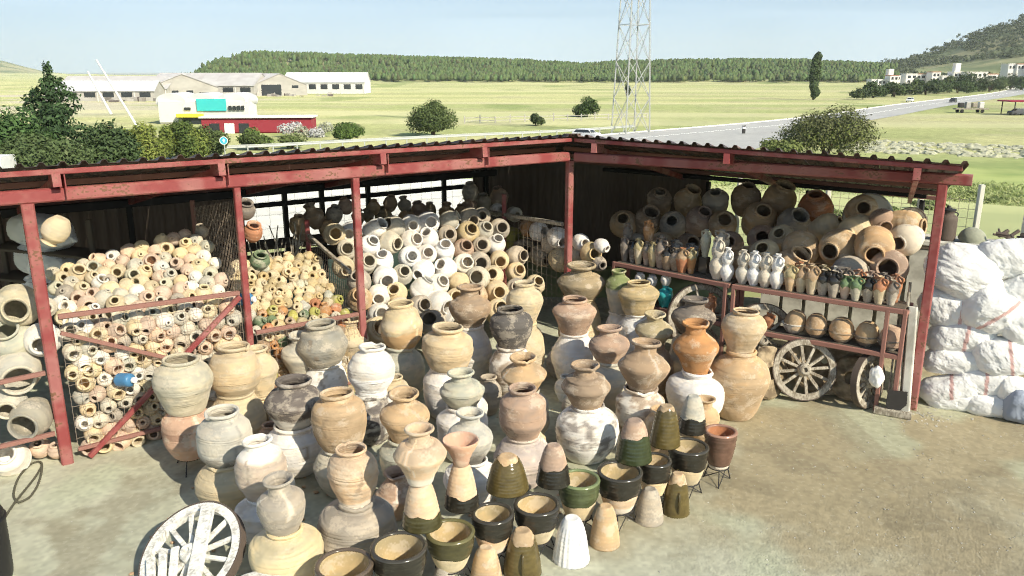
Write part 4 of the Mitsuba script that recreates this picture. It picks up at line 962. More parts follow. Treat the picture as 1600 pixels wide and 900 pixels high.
for i, (x, y, z, R) in enumerate(BACKROW):
    pot('shaded_jar', (x, y, z), R * 2.3, R, ('globe', 'neck', 'round')[i % 3], ('tan', 'brown', 'greytan', 'rosy', 'olivebrown')[i % 5], 'dark shaded jar of the row along the back opening, %s from the left' % ORD[sorted(range(len(BACKROW)), key=lambda j: BACKROW[j][0] / BACKROW[j][1]).index(i)], 'jar', (random.Random(i).uniform(-.3, .3), -.3, .9), 930 + i, 28, 20, False, 'shaded jars along the back opening', 'clay', .03, True)
k = thing('rear_bench', 'dark plank bench along the back opening carrying shaded jars', 'bench')
for o_ in (3.15, 3.38, 3.61):
    part(k, 'plank', bar(p3(P3 - dl * 1.3 + ml * o_, 1.50), p3(P4 - dl * .2 + ml * o_, 1.44), .21, .04), 'dark_board')
for u in (-1.2, .4, 1.9): part(k, 'leg', bar(p3(P3 + dl * u + ml * 3.4, 0), p3(P3 + dl * u + ml * 3.4, 1.45), .07, .07), 'dark_board')
for i, (x, y, z, R, ax, c, l) in enumerate(SIDE):
    pot('storage_jar', (x, y, z), R * 2.05, R, ('globe', 'pot')[i in (4, 6)], c, l, 'jar', ax, 960 + i, 44, 34, True, None, 'clay', .03, True)
for i, (x, y, z, R, ax, c, l) in enumerate(BIG):
    pot('storage_jar', (x, y, z), R * 2.3, R, ('keg', 'keg', 'round')[i % 3] if i > 6 else 'keg', c, l, 'jar', ax, 980 + i, 40, 30, True, None, 'clay', .03, True)
# blue plastic jugs, hanging pots
for q, u, z, l in ((P1 + dl * .62 - ml * .01, 0, .86, 'blue plastic can lying among the pots behind the tall gate'), (P2 - dl * .02 + ml * .25, 0, 1.50, 'blue plastic can by the second post')):
    k = thing('plastic_can', l, 'can')
    M = pot_world(V(q[0], q[1], z), (.8, -.3, .1))
    part(k, 'body', moved(lathe(smooth_curve([(0, 0), (.07, 0), (.078, .02), (.078, .16), (.06, .19), (.03, .2), (.03, .22)], 26).tolist() + [(0, .22)], 28), M), 'blue_plastic', 40)
    part(k, 'cap', moved(lathe([(0, .215), (.034, .215), (.034, .245), (0, .247)], 20), M), 'white_paint')
pot('hanging_pot', (P1[0] + .2, P1[1] + .1, 2.62), .30, .13, 'round', 'cream', 'cream pot hanging upside down from wire at the top of the first post', 'pot', (-.45, -.1, -.7), 1100, 34, 24, True, None, 'clay', .03, True)
for i, (dx, z, c, l) in enumerate(((-.02, 2.62, 'greybrown', 'topmost, greyish with a white rim'), (.05, 2.34, 'terracotta', 'middle, terracotta red'), (.10, 1.98, 'green', 'lowest, dark green'))):
    q = P2 + dl * (.14 + dx) + ml * .12
    pot('hanging_pot', (q[0], q[1], z), .22, .115, 'pot', c, 'pot hung on the mesh at the second post, ' + l, 'pot', (.3, -.35, .8), 1110 + i, 30, 22, True, None, 'clay', .03, True)
k = thing('stick_bundle', 'bundle of thin grey sticks leaning behind the second bay', 'bundle')
rs = np.random.default_rng(8)
ms = []
for i in range(34):
    q = P3 + ml * 1.9 - dl * rs.uniform(.05, .75); ms.append(rod(p3(q, 1.1 + rs.uniform(0, .2)), p3(q + rs.normal(0, .16, 2), 1.95 + rs.uniform(-.2, .15)), .008, 5))
put(k, cat(ms), 'old_wood')

# ------------------------------------------------------------------ shelves of jugs along the right wing
SA0, SA1, SB1 = V(1.577, 12.051), V(2.999, 10.70), V(4.828, 9.442)
zs = 1.37
sh = thing('jug_shelf', 'long dark red steel shelf stepped along the right wing, laden with jugs', 'shelf')
def shelf_unit(a, b, tiers, posts, dz0=0):
    d = unit(b - a); n = V(-d[1], d[0])
    for z in tiers:
        part(sh, 'front_rail', bar(p3(a, z), p3(b, z), .045, .06), 'rusty_red')
        part(sh, 'rear_rail', bar(p3(a + n * .38, z), p3(b + n * .38, z), .045, .06), 'rusty_red')
        for o_ in (.09, .2, .31): part(sh, 'board', bar(p3(a + n * o_ + d * .02, z + .02), p3(b + n * o_ - d * .02, z + .02), .10, .022), 'dark_board')
    for p in posts:
        for o_ in (0, .38): part(sh, 'upright', bar(p3(p + n * o_, 0), p3(p + n * o_, zs + .03), .05, .05, up=p3(d, 0)), 'rusty_red')
        for z in tiers: part(sh, 'cross_rail', bar(p3(p + n * .03, z - .035), p3(p + n * .35, z - .035), .04, .04), 'rusty_red')
    return d, n
dA, nA = shelf_unit(SA0, SA1, (zs, .80), (SA0, SA1 - unit(SA1 - SA0) * .06))
dB, nB = shelf_unit(SA1 + V(.03, -.02), SB1, (zs, .78), (SA1 + V(.05, -.03), SB1))
part(sh, 'upright', bar(p3(SB1 - dB * .2, 0), p3(SB1 - dB * .2, zs), .05, .05, up=p3(dB, 0)), 'rusty_red')
def jug(pos, h, R, low, up, label, handles=2, seed=1, kind='jug', cut=.6, group=None, spin=0.4, axis=(0, 0, 1), glossy=True, small=False):
    k = thing('jug', label, 'jug', group)
    pr = pot_profile(kind, h, R, 30, .008); me = lathe(pr, 26, .02, seed); M = pot_world(pos, axis, 0)
    hs = [tube(handle_path(R * .40, h * .93, R * .86, h * .70, R * .75, spin + q * math.pi), .011 + R * .04, 7) for q in range(handles)]
    if small:
        put(k, moved(cat([me] + hs), M), 'clay', True, np.vstack([hue(low, me.vertices, h, seed)] + [np.tile(np.array(COL[low]), (len(t.vertices), 1)) for t in hs])); return k
    part(k, 'body', moved(me, M), 'clay', True, hue(low, me.vertices, h, seed))
    if up:
        o = smooth_curve(np.array(OUT[kind]) * V(R, h), 40); gp = o[o[:, 1] > cut * h].copy(); gp[:, 0] += .004
        gm = lathe(gp, 30, .02, seed); v = gm.vertices; a = np.arctan2(v[:, 1], v[:, 0]); v[:, 2] -= np.where(v[:, 2] < cut * h + .02, np.clip(np.sin(a * 5 + seed) * .03, 0, 1), 0); gm.vertices = v
        part(k, 'glaze', moved(gm, M), 'glaze', True, np.array(COL[up] if up in COL else GLZ[up]) * (.7 + .6 * meshkit.fbm(v / .04, 2, seed)[:, None]))
    for q in range(handles):
        t = tube(handle_path(R * .40, h * .93, R * .86, h * .70, R * .75, spin + q * math.pi), .011 + R * .04, 7)
        part(k, 'handle', moved(t, M), 'clay_plain' if not up else 'glaze', True, np.tile(np.array(COL[low]) if not up else np.array(COL.get(up, GLZ.get(up))) * 1.1, (len(t.vertices), 1)))
    return k
zt = zs + .032
LA = np.linalg.norm(SA1 - SA0); up_cycle = ['greybrown', 'black', 'yellowtan', 'greybrown', 'yellowtan', 'greybrown', 'black', 'greybrown', 'brown', 'orange']
lookA = ['slim dark jug at the far left end of the upper shelf', 'small dark jug second on the upper shelf', 'cream bellied brown jug third on the upper shelf', 'narrow greyish jug fourth on the upper shelf', 'yellowish slim jug fifth on the upper shelf', 'tall brown jug with pale belly, sixth on the upper shelf', 'dark maroon jug seventh on the upper shelf', 'round brown jug eighth on the upper shelf', 'reddish brown round jug ninth on the upper shelf', 'narrow ochre brown jug before the white gourd jugs']
for i in range(10):
    q = SA0 + dA * (.10 + i * .128) + nA * (.12 + .03 * (i % 2)); hh = (.40, .36, .40, .36, .38, .46, .36, .34, .36, .38)[i]; rr0 = (.07, .065, .075, .07, .075, .105, .095, .105, .10, .07)[i]
    jug((q[0], q[1], zt), hh, rr0, ('greybrown', 'greybrown', 'cream', 'rosy', 'yellowtan', 'rosy', 'brown', 'brown', 'terracotta', 'orange')[i], up_cycle[i] if i not in (2, 4, 9) else 'olive', lookA[i], 2, 1200 + i)
for i, (u, o_, zz, hh, rr0, c, l) in enumerate(((.42, .27, .28, .38, .085, 'orange', 'bright orange two handled jug raised above the upper shelf row'), (.02, .3, .2, .36, .08, 'greybrown', 'grey jug behind the far left end of the upper shelf'), (.64, .3, .1, .36, .08, 'greybrown', 'grey jug raised behind the fifth jug'), (.9, .3, .06, .36, .10, 'greybrown', 'dark ribbed jug behind the seventh jug'), (1.15, .32, .06, .34, .1, 'soot', 'black jug behind the round brown jug'), (1.38, .3, .24, .40, .075, 'palegreen', 'pale green two handled jug raised above the upper shelf'), (1.62, .32, .26, .40, .11, 'greytan', 'grey tan two handled jug behind the tallest white gourd jug'))):
    q = SA0 + dA * u + nA * o_
    jug((q[0], q[1], zt + zz), hh, rr0, c, None, l, 2, 1230 + i, small=True)
    r_ = thing('riser_block', 'dark block under the %s' % l.split(' raised')[0].split(' behind')[0], 'block', 'blocks raising jugs at the back of the shelf')
    put(r_, bar(p3(q - dA * .06, zt + zz / 2), p3(q + dA * .06, zt + zz / 2), .11, zz), 'dark_board')
LB = np.linalg.norm(SB1 - SA1)
whites = ['first and tallest', 'second', 'third', 'fourth', 'fifth', 'sixth']
q0 = SA1 - dA * .30
for i in range(6):
    q = (SA1 - dA * (.27 - i * .15) + nA * .12) if i < 2 else (SA1 + dB * (.13 + (i - 2) * .155) + nB * .12)
    jug((q[0], q[1], zt), .60 if i == 0 else .47, .115 if i == 0 else .098, 'bright' if i % 2 else 'palewhite', None, 'white gourd shaped jug, %s from the left on the shelf' % whites[i], 2, 1250 + i, 'gourd', spin=.2)
lb = ['ochre jug with green brown top beside the last white jug', 'cream jug with olive brown shoulder, second of the glazed row', 'broad cream jug with brown shoulder, third of the glazed row', 'grey jug with blue black shoulder', 'dark banded jug with cream base', 'small pink based jug with dark green top', 'green tinted jug with orange mouth', 'grey brown jug with black shoulder', 'cream jug with shiny orange brown top', 'grey jug last at the shelf end']
lows = ['tan', 'cream', 'creamtan', 'greytan', 'greytan', 'pinkcream', 'palegreen', 'greytan', 'cream', 'greytan']; ups = ['olive', 'brown', 'brown', 'black', 'black', 'green', 'green', 'black', 'terracotta', 'greybrown']
for i in range(10):
    q = SA1 + dB * (.78 + i * .138) + nB * (.10 + .02 * (i % 2))
    jug((q[0], q[1], zt), (.36, .37, .38, .34, .35, .31, .32, .33, .35, .32)[i], (.085, .085, .092, .085, .088, .075, .08, .08, .08, .075)[i], lows[i], ups[i], lb[i] + ', glazed row', 2, 1270 + i, 'jug', .55)
for i in range(9):
    q = SA1 + dB * (.85 + i * .148) + nB * .30; c = ['terracotta', 'brown', 'olive', 'soot', 'greybrown', 'terracotta', 'rosy', 'greybrown', 'terracotta'][i]
    jug((q[0], q[1], zt), .36, .075, c, None, '%s jug in the back row behind the glazed row, place %s' % ({'soot': 'sooty'}.get(c, NAMEC.get(c, c)), ['one', 'two', 'three', 'four', 'five', 'six', 'seven', 'eight', 'nine'][i]), 2, 1290 + i, small=True)
# lower tier, unit A: white jugs on a terracotta one, a turquoise jug; unit B: bowls and pots
zl = .80 + .034
for i, (u, c, hh, rr0, z0, l) in enumerate(((.40, 'terracotta', .26, .085, zl, 'terracotta jug below a white one under the left shelf'), (.62, 'terracotta', .26, .085, zl, 'second terracotta jug below a white one under the left shelf'), (.86, 'turquoise', .32, .115, zl, 'bright turquoise jug under the left shelf'))):
    q = SA0 + dA * u + nA * .12; jug((q[0], q[1], z0), hh, rr0, c, None if c != 'turquoise' else 'turquoise', l, 1, 1310 + i, 'jug', .02)
    me_l = ['white bowl shaped jug on the first terracotta jug', 'white bowl shaped jug on the second terracotta jug', 'white jug standing on the turquoise one'][i]
    jug((q[0], q[1], z0 + hh + .005), .17, .078, 'bright', None, me_l, 1, 1320 + i, 'pot', small=True)
for i, (u, c, hh, rr0, l) in enumerate(((1.35, 'soot', .26, .09, 'black jug deep under the left shelf'), (1.62, 'terracotta', .34, .085, 'orange red jug with a handle under the right end of the left shelf'), (1.12, 'greybrown', .22, .10, 'grey brown jug right of the turquoise one, in shade'))):
    q = SA0 + dA * u + nA * .12; jug((q[0], q[1], zl), hh, rr0, c, None, l, 1, 1330 + i, small=True)
zl = .78 + .034
for i, (u, c1, c2, R, l) in enumerate(((.28, 'soot', None, .10, 'black squat jug at the left end of the lower shelf'), (.52, 'terracotta', None, .085, 'red jug second on the lower shelf'), (.86, 'tan', 'soot', .15, 'first'), (1.16, 'tanorange', 'greybrown', .145, 'second'), (1.48, 'tanorange', 'brown', .165, 'third'), (1.78, 'tan', 'greybrown', .15, 'fourth'), (2.06, 'rosy', 'greybrown', .155, 'fifth'))):
    q = SA1 + dB * u + nB * .17
    if c2 is None: jug((q[0], q[1], zl), .22, R, c1, None, l, 1, 1340 + i); continue
    k = thing('bowl', '%s of the wide clay bowls on the lower shelf, counted from the left' % l, 'bowl')
    me = lathe(np.array([(0, 0), (.5, 0), (.55, .06), (.85, .55), (1, 1), (.97, 1.04), (.9, .98), (.7, .5), (0, .12)]) * V(R, .13), 36, .02, 1350 + i)
    part(k, 'body', moved(me, pot_world((q[0], q[1], zl))), 'clay', True, hue(c2, me.vertices, .13, 1350 + i))
    me = ring(R * .985, .135, .010, .010, 36); part(k, 'rim', moved(me, pot_world((q[0], q[1], zl))), 'clay', True, hue(c2, me.vertices, .13, 1355 + i))
    k = thing('dome_pot', '%s %s pot turned mouth down in the %s bowl of the lower shelf' % ({'tanorange': 'tan orange'}.get(c1, c1), 'round', l), 'pot')
    me = lathe(np.array([(.86, 0), (.95, .2), (.92, .5), (.75, .8), (.5, .97), (.45, 1.0), (0, 1.0)]) * V(R, .24), 36, .03, 1360 + i)
    part(k, 'body', moved(me, pot_world((q[0], q[1], zl + .07), (random.Random(i).uniform(-.2, .2), -.1, 1))), 'clay', True, hue(c1, me.vertices, .24, 1360 + i))

# ------------------------------------------------------------------ cart wheels, millstones, tools
def wheel(center, R, axis, label, mat='old_wood', spokes=12, thick=.08, wood=None, felloe=.085):
    k = thing('cart_wheel', label, 'wheel'); M = pot_world(center, axis, .13)
    t = thick / 2
    part(k, 'felloe', moved(lathe([(R - felloe, -t), (R - .012, -t), (R - .012, t), (R - felloe, t), (R - felloe, -t)], 56, .008, 3), M), mat, 30)
    part(k, 'iron_tyre', moved(lathe([(R - .012, -t * 1.05), (R, -t * 1.05), (R, t * 1.05), (R - .012, t * 1.05), (R - .012, -t * 1.05)], 56), M), 'rusty_iron', 30)
    hub = lathe([(0, -t * 2.2), (.045, -t * 2.2), (.075, -t * 1.9), (.095, 0), (.075, t * 1.9), (.055, t * 2.4), (.03, t * 2.4), (.03, t * 1.6), (0, t * 1.6)], 24)
    part(k, 'hub', moved(hub, M), mat, 30)
    for i in range(spokes):
        a = i * 2 * math.pi / spokes; d = V(math.cos(a), math.sin(a), 0)
        part(k, 'spoke', moved(prism([(-.016, -.02), (.016, -.02), (.022, 0), (.016, .02), (-.016, .02), (-.022, 0)], d * .08, d * (R - felloe + .01), up=(0, 0, 1)), M), mat, 20)
    return k, M
scene['rusty_iron'] = two(princ((.11, .085, .07), .75, .35))
lean = lambda d2, tilt: unit(p3(d2 * math.cos(tilt), math.sin(tilt)))
face = lambda deg: V(math.sin(math.radians(deg)), -math.cos(math.radians(deg)))
wheel((3.86, 9.98, .42), .41, lean(face(-8), .28), 'whole twelve spoked wooden cart wheel leaning against the round millstone')
wheel((4.60, 9.72, .36), .36, lean(face(38), .12), 'cart wheel seen nearly edge on, at the right end by the shovel')
wheel((3.42, 10.45, .68), .50, lean(face(12), .25), 'large cart wheel half hidden behind the light tan jar')
wheel((2.72, 11.05, .80), .50, lean(face(5), .25), 'large cart wheel half hidden behind the grey brown wide mouthed jar')
k, M = wheel((-2.72, 6.02, .24), .47, unit(V(-.25, -.55, .80)), 'bleached white cart wheel lying tilted at the bottom left, planks laid over it', 'white_wood', 12, .085, felloe=.085)
pk = thing('plank_bundle', 'bleached planks laid across the white cart wheel at the bottom left', 'planks')
for i, (x0, y0, x1, y1, w) in enumerate(((.02, .40, .24, -.36, .13), (-.33, -.10, -.12, -.44, .075), (-.24, -.03, -.03, -.43, .07), (-.14, .02, .06, -.43, .07))):
    part(pk, 'plank', moved(bar((x0, y0, .075 + .028 * (i == 0)), (x1, y1, .075 + .028 * (i == 0)), w, .026), M), 'white_wood')
ti = thing('wooden_tub', 'upturned whitish round tub cut by the bottom edge beside the white wheel', 'tub')
me = lathe(smooth_curve([(.29, 0), (.285, .12), (.26, .24), (.24, .26), (.20, .27), (.0, .265)], 22), 44, .02, 5); part(ti, 'body', moved(me, pot_world((-2.02, 5.50, .02))), 'white_wood', True)
me = ring(.288, .05, .008, .012, 44); part(ti, 'hoop', moved(me, pot_world((-2.02, 5.50, .02))), 'rusty_iron', True)
def millstone(center, R, axis, th, label, hole=.09, seed=0):
    k = thing('millstone', label, 'millstone')
    pr = [(hole, -th / 2), (R * .5, -th / 2), (R - .03, -th / 2), (R, -th / 2 + .03), (R, th / 2 - .03), (R - .03, th / 2), (R * .5, th / 2), (hole, th / 2), (hole, -th / 2)]
    put(k, moved(lathe(pr, 52, .03, seed), pot_world(center, axis)), 'millstone_rock', 35)
millstone((4.22, 10.22, .50), .50, lean(face(-5), .30), .16, 'broad round brown millstone leaning behind the whole cart wheel', seed=2)
millstone((3.40, 10.02, .36), .36, lean(face(35), .2), .13, 'grey brown millstone seen edgewise between the tan jar and the whole wheel', seed=3)
millstone((4.50, 9.97, .30), .30, lean(face(-40), .35), .12, 'small dark millstone behind the edge on wheel', seed=4)
sl = thing('concrete_post', 'square concrete post leaning against the corner of the shelf', 'post')
put(sl, bar(V(4.98, 9.42, .0), V(5.03, 9.66, 1.38), .22, .10, up=(.85, -.5, 0)), 'concrete')
bm = thing('timber', 'weathered timber beam lying on the ground before the shovel', 'timber'); put(bm, bar(V(4.62, 9.50, .06), V(5.0, 9.30, .06), .09, .09), 'old_wood')
sv = thing('shovel', 'shovel standing blade down behind the timber beam', 'shovel')
part(sv, 'shaft', rod(V(4.86, 9.43, .30), V(4.98, 9.72, 1.55), .018, 8), 'old_wood')
bl = [(-.11, 0), (.11, 0), (.12, -.2), (.06, -.30), (0, -.32), (-.06, -.30), (-.12, -.2)]
part(sv, 'blade', prism(bl, V(4.83, 9.375, .36), V(4.834, 9.388, .3605), up=(0, 0, 1)), 'dark_steel')
for i, (a, b, r_) in enumerate(((V(4.80, 9.45, 0), V(4.97, 9.80, 1.42), .014), (V(4.76, 9.47, 0), V(4.94, 9.82, 1.2), .012), (V(4.92, 9.45, 0), V(5.02, 9.8, 1.66), .018))):
    po = thing('tool_pole', ['thin dark pole leaning beside the shovel', 'shorter thin pole left of the shovel', 'tall pale pole leaning behind the concrete post'][i], 'pole'); put(po, rod(a, b, r_, 8), 'old_wood')
bs = thing('white_bag', 'crumpled white plastic bag hanging on the edge on wheel', 'bag')
me = trimesh.creation.icosphere(subdivisions=3, radius=.12); v = me.vertices; me.vertices = v * (1 + .5 * (meshkit.fbm(v * 14, 3, 4) - .5))[:, None] * V(.75, .8, 1.15) + V(4.60, 9.50, .50); put(bs, me, 'white_paint', 40)

# ------------------------------------------------------------------ sacks
def sack(c, L, Hh, tilt, stripe, label, seed):
    rs = np.random.default_rng(seed)
    n = 64; m = 44; u = np.linspace(-1, 1, n); a = np.arange(m) / m * 2 * math.pi
    w = (1 - np.abs(u) ** 3.2) ** .55 * (1 - .10 * u); w = np.maximum(w, .16)
    pin = .55 + .45 * (1 - np.abs(u) ** 6)
    U, A = np.meshgrid(u, a, indexing='ij'); Wd = np.repeat((w * pin)[:, None], m, 1)
    ca, sa = np.cos(A), np.sin(A); sq = (np.abs(ca) ** 2.6 + np.abs(sa) ** 2.6) ** (-1 / 2.6)
    X = U * L; Y = ca * sq * Wd * Hh * 1.05; Z = sa * sq * Wd * Hh
    q = np.stack([X, Y, Z], -1); nz = meshkit.fbm(q * 5 + seed * 9.1, 4, seed) - .5; nf = meshkit.fbm(q * V(22, 13, 13) + seed, 3, seed + 3) - .5
    rd = 1 - np.abs(meshkit.fbm(q * V(7, 10, 10) + seed * 3.3, 3, seed + 7) * 2 - 1); k = 1 + .26 * nz + .14 * np.abs(U) ** 1.5 * nf - .05 * np.clip(rd - .72, 0, 1) / .28; Y *= k; Z *= k; Z += .16 * Hh * np.sin(U * 2 + seed) ; X += .10 * L * nz
    v = np.c_[X.ravel(), Y.ravel(), Z.ravel()]
    v = np.vstack([v, [[X[0].mean(), Y[0].mean(), Z[0].mean()]], [[X[-1].mean(), Y[-1].mean(), Z[-1].mean()]]])
    f = []
    for i in range(n - 1):
        for j in range(m):
            p, q_ = i * m + j, i * m + (j + 1) % m; f += [[p, q_ + m, q_], [p, p + m, q_ + m]]
    for j in range(m):
        f += [[n * m, j, (j + 1) % m], [n * m + 1, (n - 1) * m + (j + 1) % m, (n - 1) * m + j]]
    base = V(.74, .74, .73) if stripe != 2 else V(.30, .34, .42)
    col = base * (1 + .10 * (meshkit.fbm(v * 7 + seed, 3, seed)[:, None] - .5))
    if stripe == 1:
        s0 = rs.uniform(-.25, .45); band = np.abs(v[:, 0] / L - s0 - .1 * v[:, 2] / Hh) < .055
        col[band] = V(.55, .36, .34)
    d = unit(V(.876, -.482, 0)); t = math.radians(-tilt); up = V(0, 0, 1); nn = np.cross(up, d)
    x = d * math.cos(t) + up * math.sin(t); z = np.cross(x, nn); 
    key = thing('sack', label, 'sack')
    M = basis_T(np.array(c), x, nn, z)
    part(key, 'body', moved(trimesh.Trimesh(v, f, process=False), M), 'sackcloth', True, np.clip(col, 0, .85))
    e = v[-1]; kn = trimesh.creation.icosphere(subdivisions=2, radius=Hh * .17); kn.vertices = kn.vertices * V(1.5, 1, 1) * (1 + .5 * (meshkit.fbm(kn.vertices * 30, 2, seed) - .5))[:, None] + e
    part(key, 'tied_end', moved(kn, M), 'sackcloth', True, np.tile(base * .97, (len(kn.vertices), 1)))
for i, (x, y, z, L, Hh, tilt, st, l) in enumerate(SACKS): sack((x, y, z), L, Hh, tilt, st, l, 40 + i)
# the pile behind the first bay: pale wrapped sheets
for i, (x, y, z, l) in enumerate(((-6.9, 11.6, 1.95, 'topmost'), (-6.8, 11.5, 1.5, 'middle'), (-6.7, 11.4, 1.05, 'lowest'))):
    sack((x, y, z), .75, .24, 4, 0, 'long white sack stacked at the left edge behind the first post, ' + l, 70 + i)
pl = thing('rack', 'dark rack of planks holding white sacks at the left edge', 'rack')
for z in (.78, 1.24, 1.70): part(pl, 'plank', bar(V(-7.8, 11.9, z), V(-5.9, 11.2, z), .5, .04), 'dark_board')
for q in (V(-7.7, 11.9), V(-6.0, 11.25)): part(pl, 'post', bar(p3(q, 0), p3(q, 2.2), .07, .07), 'dark_board')

# ------------------------------------------------------------------ low concrete fence behind the sacks, wire fence posts, junk on the fence
fA, fB = V(4.2, 13.1), V(9.8, 10.05); fd = unit(fB - fA)
cf = thing('concrete_fence', 'low fence of grey upright concrete panels with a coping behind the sacks', 'fence')
Lf = np.linalg.norm(fB - fA); npan = int(Lf / .36)
for i in range(npan):
    a = fA + fd * (i * .36 + .02); b = fA + fd * (i * .36 + .32)
    part(cf, 'panel', bar(p3(a, .82), p3(b, .82), .09, 1.62, up=(0, 0, 1), c=.015), 'concrete')
part(cf, 'coping', bar(p3(fA, 1.72), p3(fB, 1.72), .15, .07), 'concrete')
part(cf, 'rail', bar(p3(fA, 1.655), p3(fB, 1.655), .12, .06), 'dark_board')
wf = thing('wire_fence', 'wire mesh fence on white posts behind the right wing', 'fence')
w0 = V(4.9, 16.6); posts = [w0 + er * q for q in (-.2, .67, 1.61, 2.42, 3.26, 4.2)]
for p in posts: part(wf, 'post', bar(p3(p, -.1), p3(p, 2.35 + .05 * math.sin(p[0] * 3)), .085, .085), 'pale_post')
part(wf, 'wire_mesh', mesh_panel(posts[0], posts[-1], .6, 2.1, .16, .004), 'wire', kind='stuff')
fp = thing('fence_post', 'single pale concrete post rising behind the junk on the fence', 'post'); put(fp, bar(V(9.0, 13.9, -.1), V(9.05, 13.9, 2.35), .12, .12), 'pale_post')
jz = 1.76
def on_fence(u, o=.12): q = fA + fd * u + V(-fd[1], fd[0]) * o; return q
plat = thing('rubble_bank', 'bank of rubble behind the concrete fence carrying old scrap', 'bank')
put(plat, bar(p3(fA + V(-fd[1], fd[0]) * .55, .83), p3(fB + V(-fd[1], fd[0]) * .55, .83), .95, 1.74), 'concrete')
q = on_fence(1.5, .4); k = thing('millstone', 'pale half round millstone standing on the rear fence', 'millstone'); put(k, moved(lathe([(.05, -.06), (.36, -.06), (.38, -.03), (.38, .03), (.36, .06), (.05, .06), (.05, -.06)], 44, .03, 9), pot_world(p3(q, 1.98), p3(face(-25), .1))), 'concrete', 35)
q = on_fence(2.12, .35); wheel(p3(q, 1.95), .24, unit(p3(face(-45), .2)), 'small grey wheel leaning on the rear fence left of the drum', spokes=10, felloe=.06, thick=.05)
q = on_fence(2.62, .4); k = thing('milk_churn', 'dark old metal churn standing on the fence beside the corner post', 'churn')
part(k, 'body', moved(lathe(smooth_curve([(0, 0), (.19, 0), (.2, .03), (.2, .38), (.17, .44), (.12, .47), (.12, .5), (.14, .53)], 26).tolist() + [(0, .53)], 32), pot_world(p3(q, jz - .04)) @ np.diag([.72, .72, .85, 1])), 'rusty_iron', 40)
part(k, 'lid', moved(lathe([(0, .535), (.15, .535), (.15, .56), (.05, .58), (.03, .62), (0, .62)], 24), pot_world(p3(q, jz - .04)) @ np.diag([.72, .72, .85, 1])), 'dark_steel', 40)
for s_ in (-1, 1): part(k, 'handle', moved(tube(handle_path(.18, .40, .13, .50, .06, 1.57 * s_), .012), pot_world(p3(q, jz - .04)) @ np.diag([.72, .72, .85, 1])), 'dark_steel', True)
q = on_fence(2.98, .42); k = thing('cauldron', 'grey green domed cauldron upturned on the fence', 'cauldron')
put(k, moved(lathe(smooth_curve(V([.26, 0], [.275, .02], [.26, .12], [.20, .22], [.1, .285], [0, .3]) * .72, 22), 36, .02, 7), pot_world(p3(q, jz - .04), (.15, -.2, 1))), 'stone_grey', True)
scene['stone_grey'] = two(princ((.30, .31, .24), .85, .2))
rs = np.random.default_rng(21)
sc = thing('scrap_heap', 'tangle of dark rusty iron bars and chain on the fence at the right edge', 'scrap')
for i in range(16):
    q = on_fence(rs.uniform(3.25, 3.95), rs.uniform(.2, .7)); a_ = rs.uniform(0, 6.28); L = rs.uniform(.12, .3)
    e = V(math.cos(a_) * L, math.sin(a_) * L, rs.uniform(-.04, .12)); part(sc, 'iron_bar', rod(p3(q, jz + rs.uniform(.0, .14)), p3(q, jz + .06) + e, rs.uniform(.012, .032), 6), 'rusty_iron')

# ------------------------------------------------------------------ black bin and a dark loop on the ground at the left
k = thing('rubbish_bin', 'black rounded bin with a small white mark at the bottom left edge', 'bin')
M = pot_world((-4.51, 5.98, .012)); me = lathe(smooth_curve([(0, 0), (.20, 0), (.225, .03), (.235, .55), (.225, .63), (.17, .67), (0, .685)], 30), 40); part(k, 'body', moved(me, M), 'black_plastic', 40)
part(k, 'lid_ring', moved(ring(.235, .57, .012, .014, 40), M), 'black_plastic', True)
part(k, 'mark', bar(V(-4.38, 5.778, .20), V(-4.32, 5.835, .20), .006, .08), 'white_paint')
cp = thing('dark_loop', 'long dark loop lying flat on the ground by the first post', 'dark_loop')
pts = np.array(LOOP); s_ = np.arange(len(pts)); tt = np.linspace(0, len(pts) - 1, 90)
path = np.c_[PchipInterpolator(s_, pts[:, 0])(tt), PchipInterpolator(s_, pts[:, 1])(tt), .03 + .008 * np.sin(tt * 2)]
put(cp, tube(path, .012, 7), 'loop_tint', True)  # thin dark tube laid along an elongated ring outline on the ground
scene['loop_tint'] = two(princ((.10, .095, .07), .9, .2))

# ------------------------------------------------------------------ lattice mast
def mast(base, w0, w1, H, rot, label):
    k = thing('lattice_mast', label, 'mast'); c, s = math.cos(rot), math.sin(rot); z0 = float(terrain(*base))
    def cor(i, t):
        a = rot + math.pi / 4 + i * math.pi / 2; w = w0 + (w1 - w0) * t
        return V(base[0] + w * .7071 * math.cos(a), base[1] + w * .7071 * math.sin(a), z0 + H * t)
    for i in range(4): part(k, 'leg', bar(cor(i, 0), cor(i, 1), .20, .20), 'mast_steel')
    n = 9; ts = 1 - (1 - np.linspace(0, 1, n + 1)) ** 1.0
    for j in range(n):
        for i in range(4):
            part(k, 'brace', bar(cor(i, ts[j]), cor((i + 1) % 4, ts[j + 1]), .10, .10), 'mast_steel')
            part(k, 'brace', bar(cor((i + 1) % 4, ts[j]), cor(i, ts[j + 1]), .085, .085), 'mast_steel')
            if j % 3 == 0: part(k, 'strut', bar(cor(i, ts[j]), cor((i + 1) % 4, ts[j]), .10, .10), 'mast_steel')
scene['mast_steel'] = two(princ((.40, .41, .40), .5, .5))
mast((19.8, 136.6), 4.6, 1.6, 52, .42, 'tall grey steel lattice mast rising beside the road beyond the roof')

